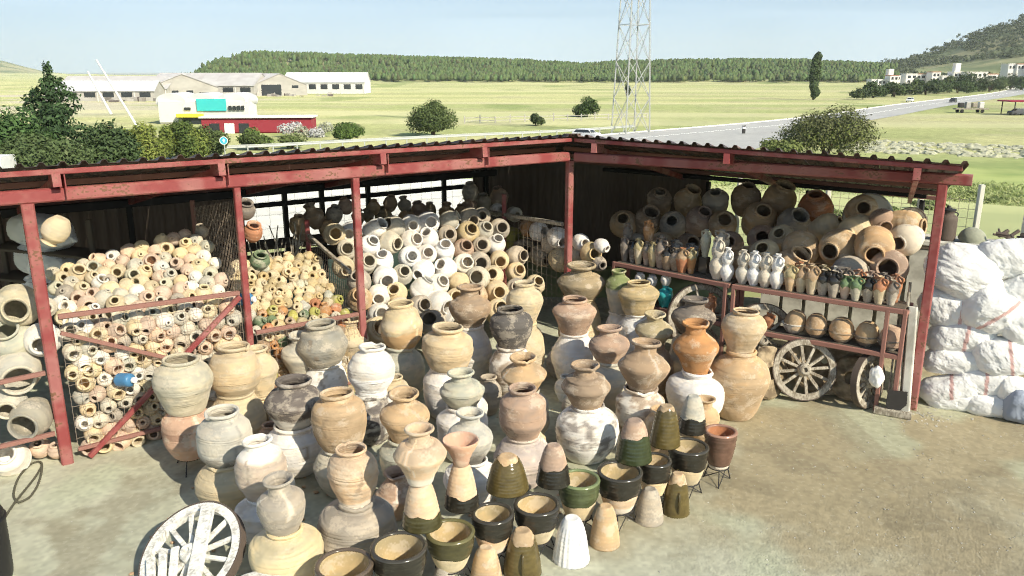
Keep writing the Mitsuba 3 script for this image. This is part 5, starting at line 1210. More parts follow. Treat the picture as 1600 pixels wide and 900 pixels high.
# ------------------------------------------------------------------ vegetation
def leaves(rs, lobes, n, size, tone, flat=0., vary=.35, droop=0.):
    """Leaf faces through a crown of lobes (centre, radii): returns mesh and colours. Colour differs leaf by leaf only."""
    lob = [(np.array(c, float), np.array(r, float)) for c, r in lobes]; vol = np.array([r.prod() for _, r in lob]) ** .5; pick = rs.choice(len(lob), n, p=vol / vol.sum())
    C = np.array([lob[i][0] for i in pick]); Rr = np.array([lob[i][1] for i in pick])
    d = rs.normal(size=(n, 3)); d /= np.linalg.norm(d, axis=1)[:, None]
    rad = rs.uniform(.25, 1, n) ** .45
    p = C + d * Rr * rad[:, None] * (1 + rs.normal(0, .07, (n, 1)))
    nrm = d + rs.normal(0, .55, (n, 3)) + V(0, 0, .35); nrm /= np.linalg.norm(nrm, axis=1)[:, None]
    a = np.cross(nrm, rs.normal(size=(n, 3))); a /= np.linalg.norm(a, axis=1)[:, None]; b = np.cross(nrm, a)
    sz = size * rs.uniform(.6, 1.3, (n, 1))
    v = np.stack([p - a * sz, p - b * sz * .5 + nrm * sz * .12, p + a * sz, p + b * sz * .5 + nrm * sz * .12], 1).reshape(-1, 3)
    i = np.arange(n)[:, None] * 4; f = np.vstack([i + [0, 1, 2], i + [0, 2, 3]])
    tones = np.asarray(tone, float).reshape(-1, 3)
    clump = pick % len(tones)
    c = tones[clump] * (1 + vary * rs.normal(size=(n, 1)) * .6)
    return trimesh.Trimesh(v, f, process=False), np.repeat(np.clip(c, .01, .5), 4, axis=0)
def bush(px_base, w, h, tone, label, name='bush', n=2200, size=.28, lob=9, seed=0, category=None, group=None, trunk=True, zoff=0):
    rs = np.random.default_rng(seed + 600); x, y = px_base; z = float(terrain(x, y)) + zoff
    lobes = []
    for i in range(lob):
        a = rs.uniform(0, 6.28); q = math.sqrt(rs.uniform(0, 1)) * .62
        hh = (1 - q ** 2 * .9) * h
        lobes.append(((x + math.cos(a) * q * w / 2, y + math.sin(a) * q * w / 2, z + hh * rs.uniform(.35, .72)), (w * rs.uniform(.17, .27), w * rs.uniform(.17, .27), h * rs.uniform(.2, .3))))
    me, c = leaves(rs, lobes, n, size, tone)
    k = thing(name, label, category or name.replace('_', ' '), group)
    part(k, 'crown', me, 'leaf', False, c)
    if trunk: part(k, 'trunk', cat([tube([V(x, y, z - .2), V(x + rs.normal(0, .05) * w, y, z + h * .3), V(*lobes[i][0])], [.09 * h / 3, .06 * h / 3, .02 * h / 3], 6) for i in range(min(5, lob))]), 'bark', True)
    return k
def conifer(base, H, w, tone, label, seed, n=3600, name='conifer', size=.32):
    rs = np.random.default_rng(seed + 40); x, y = base; z = float(terrain(x, y)); lobes = []
    tiers = 13
    for t in range(tiers):
        f = t / (tiers - 1); rad = w / 2 * (1 - f) ** .9 + .22; zz = z + H * (.10 + .86 * f)
        for b in range(3 + int(6 * (1 - f))):
            a = rs.uniform(0, 6.28); q = rad * rs.uniform(.35, .95)
            lobes.append(((x + math.cos(a) * q, y + math.sin(a) * q, zz + rs.normal(0, .02) * H - .12 * q), (rad * .34 + .22, rad * .34 + .22, H * .055)))
        lobes.append(((x, y, zz), (rad * .5, rad * .5, H * .08)))
    me, c = leaves(rs, lobes, n, size, tone)
    k = thing(name, label, 'tree'); part(k, 'crown', me, 'leaf', False, c)
    part(k, 'trunk', tube([V(x, y, z - .2), V(x, y, z + H * .95)], [H * .025, .02], 8), 'bark', True)
G1, G2, G3, G4 = (.05, .09, .035), (.065, .115, .04), (.10, .15, .035), (.075, .10, .035)
def place(px, d):  # plan point at azimuth tangent px (x / y) and range d
    return (px * d / math.sqrt(1 + px * px), d / math.sqrt(1 + px * px))
conifer(place(-.558, 78), 9.8, 12.5, [G1, (.045, .08, .03), (.03, .06, .025)], 'tall dark conifer rising highest in the clump at the left edge', 1, 15000, size=.2)
conifer(place(-.66, 80), 8.6, 8.0, [G1, G2], 'dark green conifer at the far left edge', 2, 10000, size=.2)
bush(place(-.62, 72), 8, 7.6, [G2, (.06, .12, .03), G1], 'broad bright green tree left of the tall conifer', 'tree', 12000, .19, 16, 3)
bush(place(-.50, 74), 6.5, 5.4, [G1, (.055, .085, .035), G4], 'dark low tree at the right foot of the tall conifer', 'tree', 9000, .19, 14, 4)
bush(place(-.60, 62), 8, 5.2, [G4, G2, (.09, .11, .05)], 'grey green shrubs along the roof edge below the conifers', 'shrub', 8000, .18, 14, 5)
bush(place(-.46, 96), 7.0, 5.4, [(.16, .20, .035), (.12, .17, .04), (.20, .22, .06)], 'yellow green bush at the foot of the leaning white poles', 'bush', 7500, .19, 13, 6)
bush(place(-.405, 99), 6.0, 5.6, [(.12, .16, .03), (.07, .11, .03), (.16, .19, .05)], 'yellow and dark green bush right of the leaning poles', 'bush', 7500, .19, 13, 7)
bush(place(-.375, 104), 5.4, 4.2, [G4, (.085, .12, .04)], 'soft grey green bush beside the guard rail', 'bush', 4500, .2, 10, 8)
bush(place(-.315, 112), 5.2, 3.3, [(.10, .15, .035), G4], 'low green bush before the dark red building', 'bush', 3600, .2, 9, 9)
bush(place(-.27, 112), 4.5, 2.6, [(.12, .16, .05), (.22, .24, .12)], 'weedy yellow green bush under the white flowers', 'bush', 1500, .24, 7, 10)
bush(place(-.20, 122), 6.2, 3.4, [(.10, .15, .035), (.07, .12, .03)], 'green bush left of the round roadside bush', 'bush', 4000, .2, 10, 11)
bush((-12.5, 129.5), 8.4, 6.6, [(.075, .105, .035), (.06, .09, .03), (.10, .13, .045)], 'large round dark green bush behind the guard rail', 'bush', 11000, .19, 20, 12)
bush((17.3, 190), 6.6, 5.2, [(.05, .085, .025), (.065, .10, .03)], 'small round dark bush standing alone in the field', 'bush', 3600, .26, 14, 13)
bush((53, 382), 4.2, 6.0, [(.04, .06, .03)], 'tiny dark tree far out in the field behind the mast', 'tree', 700, .4, 6, 14)
bush((4.6, 158), 4.4, 2.4, [G4, (.09, .12, .05)], 'low scrub patch by the field fence', 'bush', 900, .3, 6, 15)
bush((36.8, 95), 13.0, 6.8, [(.125, .155, .045), (.10, .115, .05), (.165, .19, .055), (.12, .11, .07)], 'large olive green bush with bare grey twigs behind the right roof', 'bush', 13000, .17, 24, 16)
bush((30.4, 92), 6.0, 3.3, [(.12, .16, .05), (.16, .18, .06)], 'light green bush hugging the left of the large olive one', 'bush', 4200, .18, 10, 17)
rs = np.random.default_rng(77); lobes = []
px_, py_ = 115., 315.; pz_ = float(terrain(px_, py_))
for i in range(16): lobes.append(((px_ + rs.normal(0, .25), py_ + rs.normal(0, .5), pz_ + 2 + i * .92), (1.9 - .09 * abs(i - 8), 1.9 - .09 * abs(i - 8), 1.7)))
me, c = leaves(rs, lobes, 5200, .6, [(.075, .11, .04), (.06, .09, .035)])
k = thing('poplar', 'tall narrow poplar alone in the field before the pine forest', 'tree'); part(k, 'crown', me, 'leaf', False, c); part(k, 'trunk', tube([V(px_, py_, pz_), V(px_, py_, pz_ + 12)], [.35, .1], 7), 'bark', True)
for i in range(16):
    u = i / 15; f_ = .425 + .19 * u; d_ = 345 + 210 * u + (i % 3) * 14; q = place(f_, d_); hw = 10 + 7 * u
    bush(q, hw * (1.1 + .3 * math.sin(i * 2.2)), (6.5 + 5.5 * u) * (.75 + .35 * math.sin(i * 1.7) ** 2), [(.05, .085, .03), (.07, .10, .035)] if i % 2 else [(.045, .07, .03), (.085, .11, .04)], 'dark hedge bush along the far road, %s from the left' % ('first second third fourth fifth sixth seventh eighth ninth tenth eleventh twelfth thirteenth fourteenth fifteenth sixteenth'.split()[i]), 'hedge_bush', 1300, .6, 9, 30 + i, 'bush', 'hedge bushes along the far road')
# pine forest: one mass, instances of a few clumps
rs = np.random.default_rng(3)
def pine(rs, H):
    m = trimesh.creation.icosphere(subdivisions=2, radius=1.0); v = m.vertices; r = H * rs.uniform(.22, .30); top = rs.uniform(.35, .8)
    k_ = 1 + .55 * (meshkit.fbm(v * 2.2 + rs.uniform(0, 90), 3, 5) - .5); up = (v[:, 2] + 1) / 2
    w_ = (1 - top * up ** 1.6) * k_
    m.vertices = np.c_[v[:, 0] * r * w_, v[:, 1] * r * w_, H * (.22 + .78 * up * (.9 + .1 * k_))]
    return cat([m, rod(V(0, 0, -1), V(0, 0, H * .4), H * .018, 5)])
for g in range(5):
    ms, cs = [], []
    for i in range(20):
        H = rs.uniform(5.6, 8.4); m = pine(rs, H); m.apply_translation((rs.uniform(-11, 11), rs.uniform(-11, 11), 0)); ms.append(m)
        tone = V(.095, .140, .048) * rs.uniform(.65, 1.3) * V(1 + rs.normal(0, .1), 1, 1); c = np.tile(tone, (len(m.vertices), 1)); c[-12:] = (.10, .075, .05); cs.append(c)
    scene['pine_clump_%d' % g] = {'type': 'shapegroup', 'pines': mikit.ply(cat(ms), 'leaf', smooth=False, uv=ramp_uv(np.vstack(cs)))}
cnt = 0
for a in np.arange(-21.3, 24.6, .92):
    for d in np.arange(812, 1010, 19):
        aa_ = math.radians(a + rs.uniform(-.45, .45)); dd = d + rs.uniform(-8, 8)
        if a < -20.4 and d < 900: continue
        if 12.3 < a < 12.9 and d < 860: continue
        x, y = dd * math.sin(aa_), dd * math.cos(aa_)
        cnt += 1
        scene['forest__%03d' % cnt] = {'type': 'instance', 'shapegroup': {'type': 'ref', 'id': 'pine_clump_%d' % rs.integers(5)}, 'to_world': T().translate([x, y, float(terrain(x, y)) - .4]).rotate([0, 0, 1], rs.uniform(0, 360))}
labels['forest'] = {'label': 'long green pine forest covering the low ridge across the field', 'category': 'forest', 'kind': 'stuff'}
# scrub and trees on the eastern hill
for g in range(3):
    ms, cs = [], []
    for i in range(16):
        me, c = leaves(rs, [((rs.uniform(-24, 24), rs.uniform(-24, 24), rs.uniform(.6, 1.6)), (rs.uniform(1.2, 3), rs.uniform(1.2, 3), rs.uniform(1.2, 2.8)))], 40, .95, [(.085, .11, .055), (.10, .12, .065)][i % 2]); ms.append(me); cs.append(c)
    scene['scrub_clump_%d' % g] = {'type': 'shapegroup', 'scrub': mikit.ply(cat(ms), 'leaf', smooth=False, uv=ramp_uv(np.vstack(cs)))}
cnt = 0
for _ in range(1100):
    a = math.radians(rs.uniform(17, 40)); d = rs.uniform(760, 1650); x, y = d * math.sin(a), d * math.cos(a); z = float(terrain(x, y))
    if z < 1 or meshkit.noise(V(x * .006, y * .006, 0), 4) < .30: continue
    cnt += 1
    scene['hillside_scrub__%03d' % cnt] = {'type': 'instance', 'shapegroup': {'type': 'ref', 'id': 'scrub_clump_%d' % rs.integers(3)}, 'to_world': T().translate([x, y, z - .5]).rotate([0, 0, 1], rs.uniform(0, 360)).scale(float(rs.uniform(.7, 1.2)))}
labels['hillside_scrub'] = {'label': 'dark scrub and trees covering the hill at the right', 'category': 'scrub', 'kind': 'stuff'}
# rough grass and weeds on the bank at the right
ms = []; 
for g in range(3):
    n = 220; p = np.c_[rs.uniform(-1.2, 1.2, (n, 2)), np.zeros(n)]; a = rs.uniform(0, 6.28, n); hgt = rs.uniform(.03, .10, n); w = .012
    d = np.c_[np.cos(a), np.sin(a), 0 * a]; top = p + np.c_[rs.normal(0, .09, (n, 2)), hgt]
    v = np.stack([p - d * w * 2, p + d * w * 2, top], 1).reshape(-1, 3); f = np.arange(3 * n).reshape(-1, 3)
    tone = np.array([(.25, .32, .11), (.32, .36, .15), (.37, .38, .19)])[rs.integers(0, 3, n)] * rs.uniform(.7, 1.2, (n, 1))
    scene['tuft_patch_%d' % g] = {'type': 'shapegroup', 'tufts': mikit.ply(trimesh.Trimesh(v, f, process=False), 'leaf', smooth=False, uv=ramp_uv(np.repeat(tone, 3, axis=0)))}
for i in range(90):
    d = 42 + 40 * rs.random() ** 1.3; a = math.radians(rs.uniform(15, 36)); x, y = d * math.sin(a), d * math.cos(a)
    scene['rough_grass__%03d' % (i + 1)] = {'type': 'instance', 'shapegroup': {'type': 'ref', 'id': 'tuft_patch_%d' % rs.integers(3)}, 'to_world': T().translate([x, y, float(terrain(x, y))]).rotate([0, 0, 1], rs.uniform(0, 360)).scale(float(1 + d / 45))}
labels['rough_grass'] = {'label': 'rough green grass on the bank behind the right fence', 'category': 'grass', 'kind': 'stuff'}
for i, (f_, d_, w, h) in enumerate(((.47, 30, 2.2, .9), (.52, 34, 2.4, 1.0), (.60, 44, 2.8, .9), (.40, 27, 2.4, 1.3), (.36, 25, 2.0, 1.2), (.57, 52, 3.2, 1.2))):
    bush(place(f_, d_), w * .6, h * .38, [(.17, .22, .08), (.24, .27, .12)], 'weed clump on the grass bank, %s' % ['below the fence post', 'right of the fence post', 'far right by the edge', 'behind the second wire fence post', 'behind the first wire fence post', 'near the pale rocks'][i], 'weed_clump', 700, .10, 7, 80 + i, 'weeds', None, False)
rk = []
for i in range(260):
    d = rs.uniform(112, 132); a = math.radians(rs.uniform(22.5, 33)); x, y = d * math.sin(a), d * math.cos(a)
    m = trimesh.creation.icosphere(subdivisions=1, radius=rs.uniform(.2, .75)); m.vertices *= rs.uniform(.6, 1.2, (len(m.vertices), 1)) * V(1.3, 1, .55); m.apply_translation((x, y, float(terrain(x, y)))); rk.append(m)
k = thing('rubble', 'strip of pale rubble across the grass at the right', 'rubble', kind='stuff'); put(k, cat(rk), 'pale_rock')
scene['pale_rock'] = two(princ((.40, .40, .30), .95, .1))
k = thing('blossom_bush', 'white blossoming shrub before the dark red building', 'shrub')
me, c = leaves(np.random.default_rng(4), [((-35.5 + i * 1.25, 128 + (i % 2), -5.5 + 1.0 + .6 * math.sin(i * 1.3 + .6)), (1.3, 1.2, .9)) for i in range(6)], 1800, .22, [(.66, .62, .60), (.72, .70, .68), (.40, .42, .30)]); part(k, 'crown', me, 'leaf', False, np.clip(c * 1.0, 0, .8))

# ------------------------------------------------------------------ guard rail, signs, poles, field fence
gr = thing('guard_rail', 'long pale steel guard rail along the road behind the shed', 'guard rail')
s_ = np.r_[0, np.cumsum(np.hypot(*np.diff(P_road, axis=0).T))]
pts = []
for t in np.arange(24, 128, 3.2):
    p = V(np.interp(t, s_, P_road[:, 0]), np.interp(t, s_, P_road[:, 1])); nn = V(np.interp(t, s_, n_road[:, 0]), np.interp(t, s_, n_road[:, 1])); q = p - nn * .9
    pts.append(V(q[0], q[1], float(terrain(*q)) + .05))
for i in range(len(pts)):
    sec = [(-.03, -.2), (.02, -.14), (-.03, 0), (.02, .14), (-.03, .2), (-.05, .2), (-.05, -.2)]
    if i % 3 == 0 and i + 1 < len(pts): part(gr, 'rail', prism(sec, pts[i] + V(0, 0, 1.0), pts[min(i + 3, len(pts) - 1)] + V(0, 0, 1.0)), 'galv_pale')
    part(gr, 'post', bar(pts[i] + V(.0, .12, -.1), pts[i] + V(.0, .12, 1.1), .16, .12), 'galv_pale')
scene['galv_pale'] = two(princ((.44, .46, .42), .6, .4))
sg = thing('road_sign', 'round blue road sign with a white arrow by the guard rail', 'sign'); q = V(-33.8, 95.5, float(terrain(-33.8, 95.5)))
part(sg, 'pole', rod(q, q + V(0, 0, 2.3), .05, 8), 'galv'); M = pot_world(q + V(0, -.08, 2.1), (.3, -1, 0))
part(sg, 'disc', moved(lathe([(0, -.02), (.46, -.02), (.46, .02), (0, .02)], 32), M), 'blue_sign')
part(sg, 'border', moved(ring(.44, .02, .035, .012, 32), M), 'white_paint'); ar = prism([(-.08, -.2), (.08, -.2), (.08, .05), (.18, .05), (0, .25), (-.18, .05), (-.08, .05)], (0, 0, .022), (0, 0, .034)); part(sg, 'arrow', moved(ar, M), 'white_paint')
pa = V(-70, 148, -5.5)
for i, (b, t, l) in enumerate(((V(-68.6, 150, -5.5), V(-74.8, 150.2, 6.6), 'long white pole leaning left above the yellow green bushes'), (V(-73.2, 150, -3.0), V(-76.6, 150.1, 4.6), 'shorter white pole leaning beside the long one'))):
    k = thing('leaning_pole', l, 'pole'); put(k, tube([b, (b + t) / 2, t], [.24, .2, .15], 8), 'white_paint', True)
ff = thing('field_fence', 'grey post and rail fence along the near edge of the field', 'fence')
fpts = [V(x, y, -5.5) for x, y in zip(np.linspace(-9.5, 30, 14), np.linspace(164, 182, 14))]
for i, p in enumerate(fpts):
    part(ff, 'post', bar(p, p + V(0, 0, 1.5 + .2 * math.sin(i * 2.3)), .22, .22), 'far_wall')
for z in (1.1, .5): part(ff, 'rail', bar(fpts[0] + V(0, 0, z), fpts[-1] + V(0, 0, z), .1, .12), 'far_wall')
mk = thing('marker_post', 'dark and white marker post at the road edge', 'post'); q = V(38.6, 136, -5.45)
part(mk, 'shaft', bar(q, q + V(0, 0, 1.3), .5, .35), 'dark_steel'); part(mk, 'band', bar(q + V(0, 0, .8), q + V(0, 0, 1.1), .56, .41), 'white_paint')

# ------------------------------------------------------------------ buildings
def gable(key, c, L, Wd, wall, ridge, ang, wallmat, roofmat, doors=(), windows=(), over=.6, nwin=0):
    """A long shed: plan centre c, length L along the direction ang, width Wd; walls and roof slabs, windows and doors proud or recessed as parts."""
    z0 = c[2]; d = V(math.cos(ang), math.sin(ang), 0); n = V(-d[1], d[0], 0); C = np.array(c, float)
    sec = [(-Wd / 2, 0), (Wd / 2, 0), (Wd / 2, wall), (0, ridge - .15), (-Wd / 2, wall)]
    part(key, 'wall', prism(sec, C - d * L / 2, C + d * L / 2), wallmat)
    for s in (-1, 1):
        a0 = n * s * (Wd / 2 + over) + V(0, 0, wall - over * (ridge - wall) / (Wd / 2)); a1 = V(0, 0, ridge)
        v = [C - d * (L / 2 + .4) + a0, C + d * (L / 2 + .4) + a0, C + d * (L / 2 + .4) + a1, C - d * (L / 2 + .4) + a1]; v = v + [p + V(0, 0, .2) for p in v]
        f = [[0, 1, 2, 3], [4, 7, 6, 5], [0, 4, 5, 1], [1, 5, 6, 2], [2, 6, 7, 3], [3, 7, 4, 0]]
        part(key, 'roof', (np.array(v), np.array(f)), roofmat)
    for i in range(nwin):
        t = -L / 2 + L * (i + .5) / nwin
        part(key, 'window', bar(C + d * (t - L / nwin * .3) - n * (Wd / 2 + .02) + V(0, 0, wall * .62), C + d * (t + L / nwin * .3) - n * (Wd / 2 + .02) + V(0, 0, wall * .62), .12, wall * .42), 'dark_glass')
        if i % 2 == 0: part(key, 'pillar', bar(C + d * (t + L / nwin * .42) - n * (Wd / 2 + .1) + V(0, 0, 0), C + d * (t + L / nwin * .42) - n * (Wd / 2 + .1) + V(0, 0, wall), .3, .3, up=d), 'off_white')
    e = C + d * (L / 2 + .03)
    for (u, w, z0_, h_) in doors:
        part(key, 'door', bar(e + n * (u - w / 2) + V(0, 0, z0_ + h_ / 2), e + n * (u + w / 2) + V(0, 0, z0_ + h_ / 2), .12, h_), 'dark_glass')
def bld(name, label, category, *a, **k):
    key = thing(name, label, category); gable(key, *a, **k); return key
zf = lambda x, y: float(terrain(x, y)) - .2
def at(f_, d_): x, y = place(f_, d_); return (x, y, zf(x, y))
bld('factory_shed', 'long white roofed factory shed at the far left with a dark gable', 'factory', at(-.469, 356), 40, 24, 4.4, 8.8, .08, 'far_wall', 'far_roof', nwin=7)
bld('factory_shed', 'low white roofed factory annexe before the left long shed', 'factory', at(-.492, 338), 38, 13, 4.0, 7.2, .12, 'far_wall', 'white_sheet', nwin=6)
bld('factory_shed', 'grey gabled factory hall with dark door openings facing the field', 'factory', at(-.410, 356), 26, 27, 4.6, 9.6, -.9, 'far_wall', 'far_roof', nwin=5, doors=((-8, 3, 0, 3.2), (-3, 2.5, 0, 3.6), (2.5, 2.5, 0, 3.6), (8, 4, 0, 2.8)))
bld('factory_shed', 'middle factory hall with pale roof and strip windows', 'factory', at(-.362, 402), 46, 26, 4.8, 10.0, .0, 'far_wall', 'far_roof', nwin=6)
bld('factory_shed', 'factory hall with a broken dark gateway in its gable', 'factory', at(-.292, 405), 30, 25, 4.8, 9.8, -1.0, 'far_wall', 'far_roof', nwin=6, doors=((-4, 9, 0, 5), (7, 3, 3.5, 1.2)))
bld('factory_shed', 'rightmost white factory hall with tall window openings', 'factory', at(-.222, 432), 40, 24, 5.8, 10.4, .05, 'off_white', 'white_sheet', nwin=7)
scene['white_sheet'] = two(princ(mikit.proc(lambda p, n, uv: mix((.52, .52, .53), (.70, .70, .70), fbm(p.x * .4, p.y * .15, p.z) * .6 + .4 * cell_rand(dr.floor(p.x / 1.9), dr.floor(p.y / 11)))), .55, .3))
rs = np.random.default_rng(31); cl = []
for i in range(46):
    f_ = rs.uniform(-.50, -.19); d_ = rs.uniform(318, 335) if f_ < -.38 else rs.uniform(372, 392); x, y, z = at(f_, d_); w = rs.uniform(.8, 3.2); h = rs.uniform(.5, 1.8)
    cl.append(bar(V(x - w / 2, y, z + h / 2), V(x + w / 2, y + rs.uniform(-.6, .6), z + h / 2), rs.uniform(.8, 2), h))
k = thing('yard_clutter', 'stacks of grey and rusty goods scattered before the factory sheds', kind='stuff'); put(k, cat(cl), 'stone_clutter')
scene['stone_clutter'] = two(princ(mikit.proc(lambda p, n, uv: mix((.10, .08, .07), (.55, .52, .48), cell_rand(dr.floor(p.x / 3), dr.floor(p.y / 5)))), .9, .2))
k = thing('shop_building', 'white shop with scalloped roof edge and a turquoise sign panel', 'shop'); X0, Y0 = -61.5, 166; Z0 = -5.7
part(k, 'wall', bar(V(X0 - 8.5, Y0, Z0 + 2.6), V(X0 + 8.5, Y0 + 2, Z0 + 2.6), 9, 5.2), 'off_white')
for i in range(3): part(k, 'roof_vault', moved(lathe([(0, -4.2), (2.9, -4.2), (2.9, 4.2), (0, 4.2)], 28), basis_T(V(X0 - 5.7 + i * 5.7, Y0 + .3 + i * .67, Z0 + 4.6) , V(1, 0, 0), V(0, 0, .55), V(0, -1, 0))), 'white_sheet', 30)
part(k, 'sign_panel', bar(V(X0 - .6, Y0 - 3.9, Z0 + 3.9), V(X0 + 5.0, Y0 - 3.3, Z0 + 3.9), .2, 2.3), 'turquoise')
for i in range(4): part(k, 'window', bar(V(X0 + 5.4 + i * .8, Y0 - 3.3 + i * .1, Z0 + 3.3), V(X0 + 6.0 + i * .8, Y0 - 3.2 + i * .1, Z0 + 3.3), .2, .9), 'dark_glass')
part(k, 'window', bar(V(X0 - 3, Y0 - 4.2, Z0 + 3.2), V(X0 - 1.8, Y0 - 4.05, Z0 + 3.2), .2, .5), 'dark_glass')
part(k, 'awning', bar(V(X0 - 4.2, Y0 - 5.0, Z0 + 1.9), V(X0 + .6, Y0 - 4.4, Z0 + 1.9), 1.6, .7), 'yellow_paint')
part(k, 'shopfront', bar(V(X0 - 3.4, Y0 - 4.6, Z0 + .9), V(X0 + 3.6, Y0 - 3.8, Z0 + .9), .3, 1.6), 'dark_glass')
k = thing('red_building', 'long low dark red building with a pale roof before the shop', 'building'); X0, Y0 = -43.0, 139
part(k, 'wall', bar(V(X0 - 9, Y0, -4.3), V(X0 + 9, Y0 + 1.5, -4.3), 5, 2.6), 'dark_red'); part(k, 'roof', bar(V(X0 - 9.3, Y0 - .05, -2.88), V(X0 + 9.3, Y0 + 1.45, -2.88), 5.8, .24), 'off_white')
for i in range(3): part(k, 'door', bar(V(X0 - 7.5 + i * 2.4, Y0 - 2.45 + i * .2, -4.7), V(X0 - 5.9 + i * 2.4, Y0 - 2.33 + i * .2, -4.7), .2, 1.7), 'dark_glass' if i != 1 else 'white_paint')
def block(label, f_, d_, w, h, ztop, tower=None, seed=0, levels=2):
    x, y = place(f_, d_); z1 = CAM_H + ztop; z0 = min(float(terrain(x, y)) - .5, z1 - h)
    k = thing('white_house', label, 'building'); rs_ = random.Random(seed)
    nb = 3 + seed % 2; xs = np.cumsum([0] + [rs_.uniform(.7, 1.3) for _ in range(nb)]); xs = x - w / 2 + xs / xs[-1] * w
    for b in range(nb):
        zt_ = z1 - rs_.choice([0, 0, 1.2, 2.6]); yy = y + rs_.uniform(-5, 3); x0_, x1_ = xs[b], xs[b + 1]
        part(k, 'wall', bar(V(x0_, yy, (z0 + zt_) / 2), V(x1_ - .05, yy, (z0 + zt_) / 2), 8, zt_ - z0, c=.05), 'white_render')
        part(k, 'parapet', bar(V(x0_ - .2, yy, zt_ + .25), V(x1_ + .15, yy, zt_ + .25), 8.5, .5, c=.05), ('white_render', 'roof_tile')[(b + seed) % 3 == 0])
        for l in range(levels):
            for q in range(2):
                xc = x0_ + (x1_ - x0_) * (.28 + .44 * q); ww = (x1_ - x0_) * .13
                part(k, 'window', bar(V(xc - ww, yy - 4.02, zt_ - 1.7 - l * 3.1), V(xc + ww, yy - 4.02, zt_ - 1.7 - l * 3.1), .2, 1.7), 'dark_glass')
    if tower: part(k, 'tower', bar(V(x + tower[0], y, z1), V(x + tower[0], y, z1 + tower[1]), 4, 4, up=(1, 0, 0)), 'white_render')
scene['roof_tile'] = two(princ((.42, .22, .15), .8, .2))
scene['white_render'] = two(princ((.72, .70, .67), .8, .2))
block('small white house cluster with a short tower, left of the white compound', .449, 620, 20, 7, -1.5, (3, 4.5), 1, 1)
block('left wing of the long white compound under the hill', .487, 640, 20, 7, -.5, None, 2)
block('middle of the white compound with a raised square tower', .525, 640, 26, 9, .8, (5, 6.0), 3)
block('right wing of the white compound with pillared front', .561, 640, 24, 7.5, .6, None, 4)
block('lone pale house with flat terraces on the lower hill slope', .612, 600, 19, 6, 5.4, None, 5, 1)

# ------------------------------------------------------------------ vehicles
def car(pos, ang, L, Wd, H, paint, label, name='car'):
    k = thing(name, label, 'car'); d = V(math.cos(ang), math.sin(ang), 0); n = V(-d[1], d[0], 0); P = np.array(pos, float)
    M = basis_T(P, d, n, V(0, 0, 1))
    def slab(prof, w, inset):
        pr = np.array(prof, float) * V(L, H); m = len(pr); v = np.vstack([np.c_[pr[:, 0], np.full(m, -w / 2), pr[:, 1]], np.c_[pr[:, 0], np.full(m, w / 2), pr[:, 1]]])
        v[:, 1] *= 1 - inset * np.clip(v[:, 2] / H - .55, 0, 1)
        c0, c1 = v[:m].mean(0), v[m:].mean(0); v = np.vstack([v, c0, c1]); f = []
        for i in range(m):
            j = (i + 1) % m; f += [[i, j, m + j], [i, m + j, m + i], [2 * m, j, i], [2 * m + 1, m + i, m + j]]
        return moved(trimesh.Trimesh(v, f, process=False), M)
    part(k, 'body', slab([(-.5, .2), (-.5, .5), (-.47, .6), (-.42, .64), (-.30, .66), (-.18, .97), (-.1, 1), (.30, 1), (.40, .95), (.48, .62), (.5, .5), (.5, .2)], Wd, .5), paint, 30)
    part(k, 'windows', slab([(-.275, .68), (-.165, .94), (.33, .95), (.42, .68)], Wd * 1.012, .5), 'dark_glass')
    part(k, 'windscreen', slab([(-.305, .68), (-.19, .94), (-.17, .94), (-.28, .68)], Wd * .86, .5), 'dark_glass')
    for sx in (-.31, .30):
        for sy in (-1, 1): part(k, 'wheel', moved(lathe([(0, -.11), (.2, -.11), (.31, -.1), (.32, 0), (.31, .1), (.2, .11), (0, .11)], 20), M @ basis_T(V(sx * L, sy * (Wd / 2 - .1), .31), V(1, 0, 0), V(0, 0, -1), V(0, 1, 0))), 'tyre')
    return k
scene['white_car_paint'] = two(princ((.72, .72, .72), .3, .5, clearcoat=.8)); scene['dark_car_paint'] = two(princ((.04, .04, .045), .3, .5, clearcoat=.8))
car((11.3, 124, -5.42), 2.55, 4.2, 1.75, 1.5, 'white_car_paint', 'white estate car on the road just above the roof ridge')
car((139.5, 289, -5.42), .92, 4.4, 1.8, 1.5, 'white_car_paint', 'white car far along the road at the right')
car((152, 284, -5.42), .92, 4.2, 1.8, 1.5, 'dark_car_paint', 'dark car on the road right of the far white one')
car((121.5, 197, -5.4), .1, 4.6, 1.8, 1.5, 'dark_car_paint', 'dark parked car beside the canopy at the right edge')
car((126.5, 196, -5.4), .1, 4.4, 1.8, 1.5, 'white_car_paint', 'silver white parked car under the canopy at the right edge')
k = thing('canopy', 'dark flat parking canopy on posts at the right edge', 'canopy')
part(k, 'roof', bar(V(119, 199.5, -2.2), V(138, 197, -2.2), 7, .3), 'dark_red')
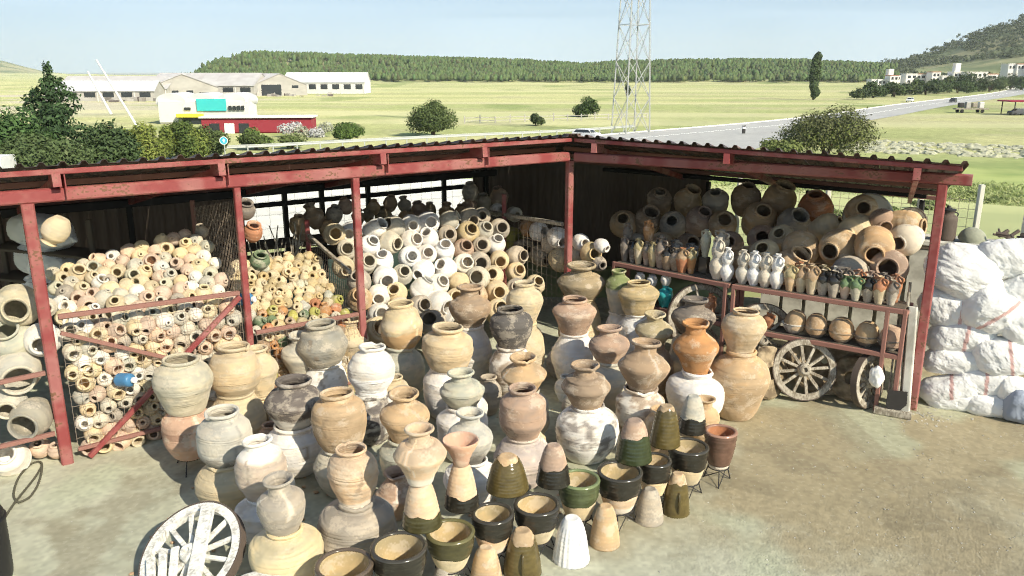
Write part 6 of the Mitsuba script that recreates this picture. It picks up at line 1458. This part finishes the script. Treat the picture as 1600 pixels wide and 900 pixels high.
for xx in (120, 127, 134): part(k, 'post', bar(V(xx, 196.3, -5.6), V(xx, 196.3, -2.3), .2, .2), 'dark_steel'); part(k, 'post', bar(V(xx, 201.5, -5.6), V(xx, 201.5, -2.3), .2, .2), 'dark_steel')
k = thing('farm_cart', 'grey flat trailer loaded with scrap beside the road at the right', 'trailer'); q = V(117, 210, -5.5)
part(k, 'bed', bar(q + V(-4, 0, 1.0), q + V(4, -.6, 1.0), 2, .3), 'old_wood')
for i in range(4): part(k, 'load', bar(q + V(-3 + i * 1.7, 0, 1.9), q + V(-2 + i * 1.7, -.1, 1.9), 1.4, 1.2 + .4 * (i % 2)), ('dark_steel', 'far_wall', 'old_wood', 'off_white')[i])
for sx in (-2.6, 2.6):
    for sy in (-1, 1): part(k, 'wheel', moved(lathe([(0, -.12), (.3, -.12), (.45, -.1), (.45, .1), (.3, .12), (0, .12)], 18), basis_T(q + V(sx, sy * 1.1, .45), V(1, 0, 0), V(0, 0, -1), V(0, 1, 0))), 'tyre')
k = thing('white_van', 'white van cut by the left edge behind the shed roof', 'van'); x, y = place(-.655, 58); q = V(x - .4, y, float(terrain(x, y)))
part(k, 'body', bar(q + V(-2.6, 0, 1.55), q + V(1.6, .6, 1.55), 2.0, 2.2, c=.15), 'white_car_paint'); part(k, 'window', bar(q + V(-.6, -.98, 1.95), q + V(1.3, -.71, 1.95), .06, .7), 'dark_glass')
for sx in (-1.6, .9): part(k, 'wheel', moved(lathe([(0, -.12), (.2, -.12), (.35, -.1), (.35, .1), (.2, .12), (0, .12)], 18), basis_T(q + V(sx, -.75 + sx * .14, .35), V(1, 0, 0), V(0, 0, -1), V(0, 1, 0))), 'tyre')

# ------------------------------------------------------------------ the air
scene['air'] = {'type': 'homogeneous', 'albedo': rgb(.90, .955, 1.0), 'sigma_t': 1.05e-4}
scene['haze'] = {'type': 'cube', 'to_world': T().translate([0, 0, 120.0]).scale([6700, 6700, 127.5]), 'bsdf': {'type': 'null'}, 'interior': {'type': 'ref', 'id': 'air'}}
scene['camera']['medium'] = {'type': 'ref', 'id': 'air'}
labels['haze'] = {'kind': 'stuff'}
RAMP_TABLE[0] = mi.Float(np.vstack(RAMPS).astype(np.float32).ravel())
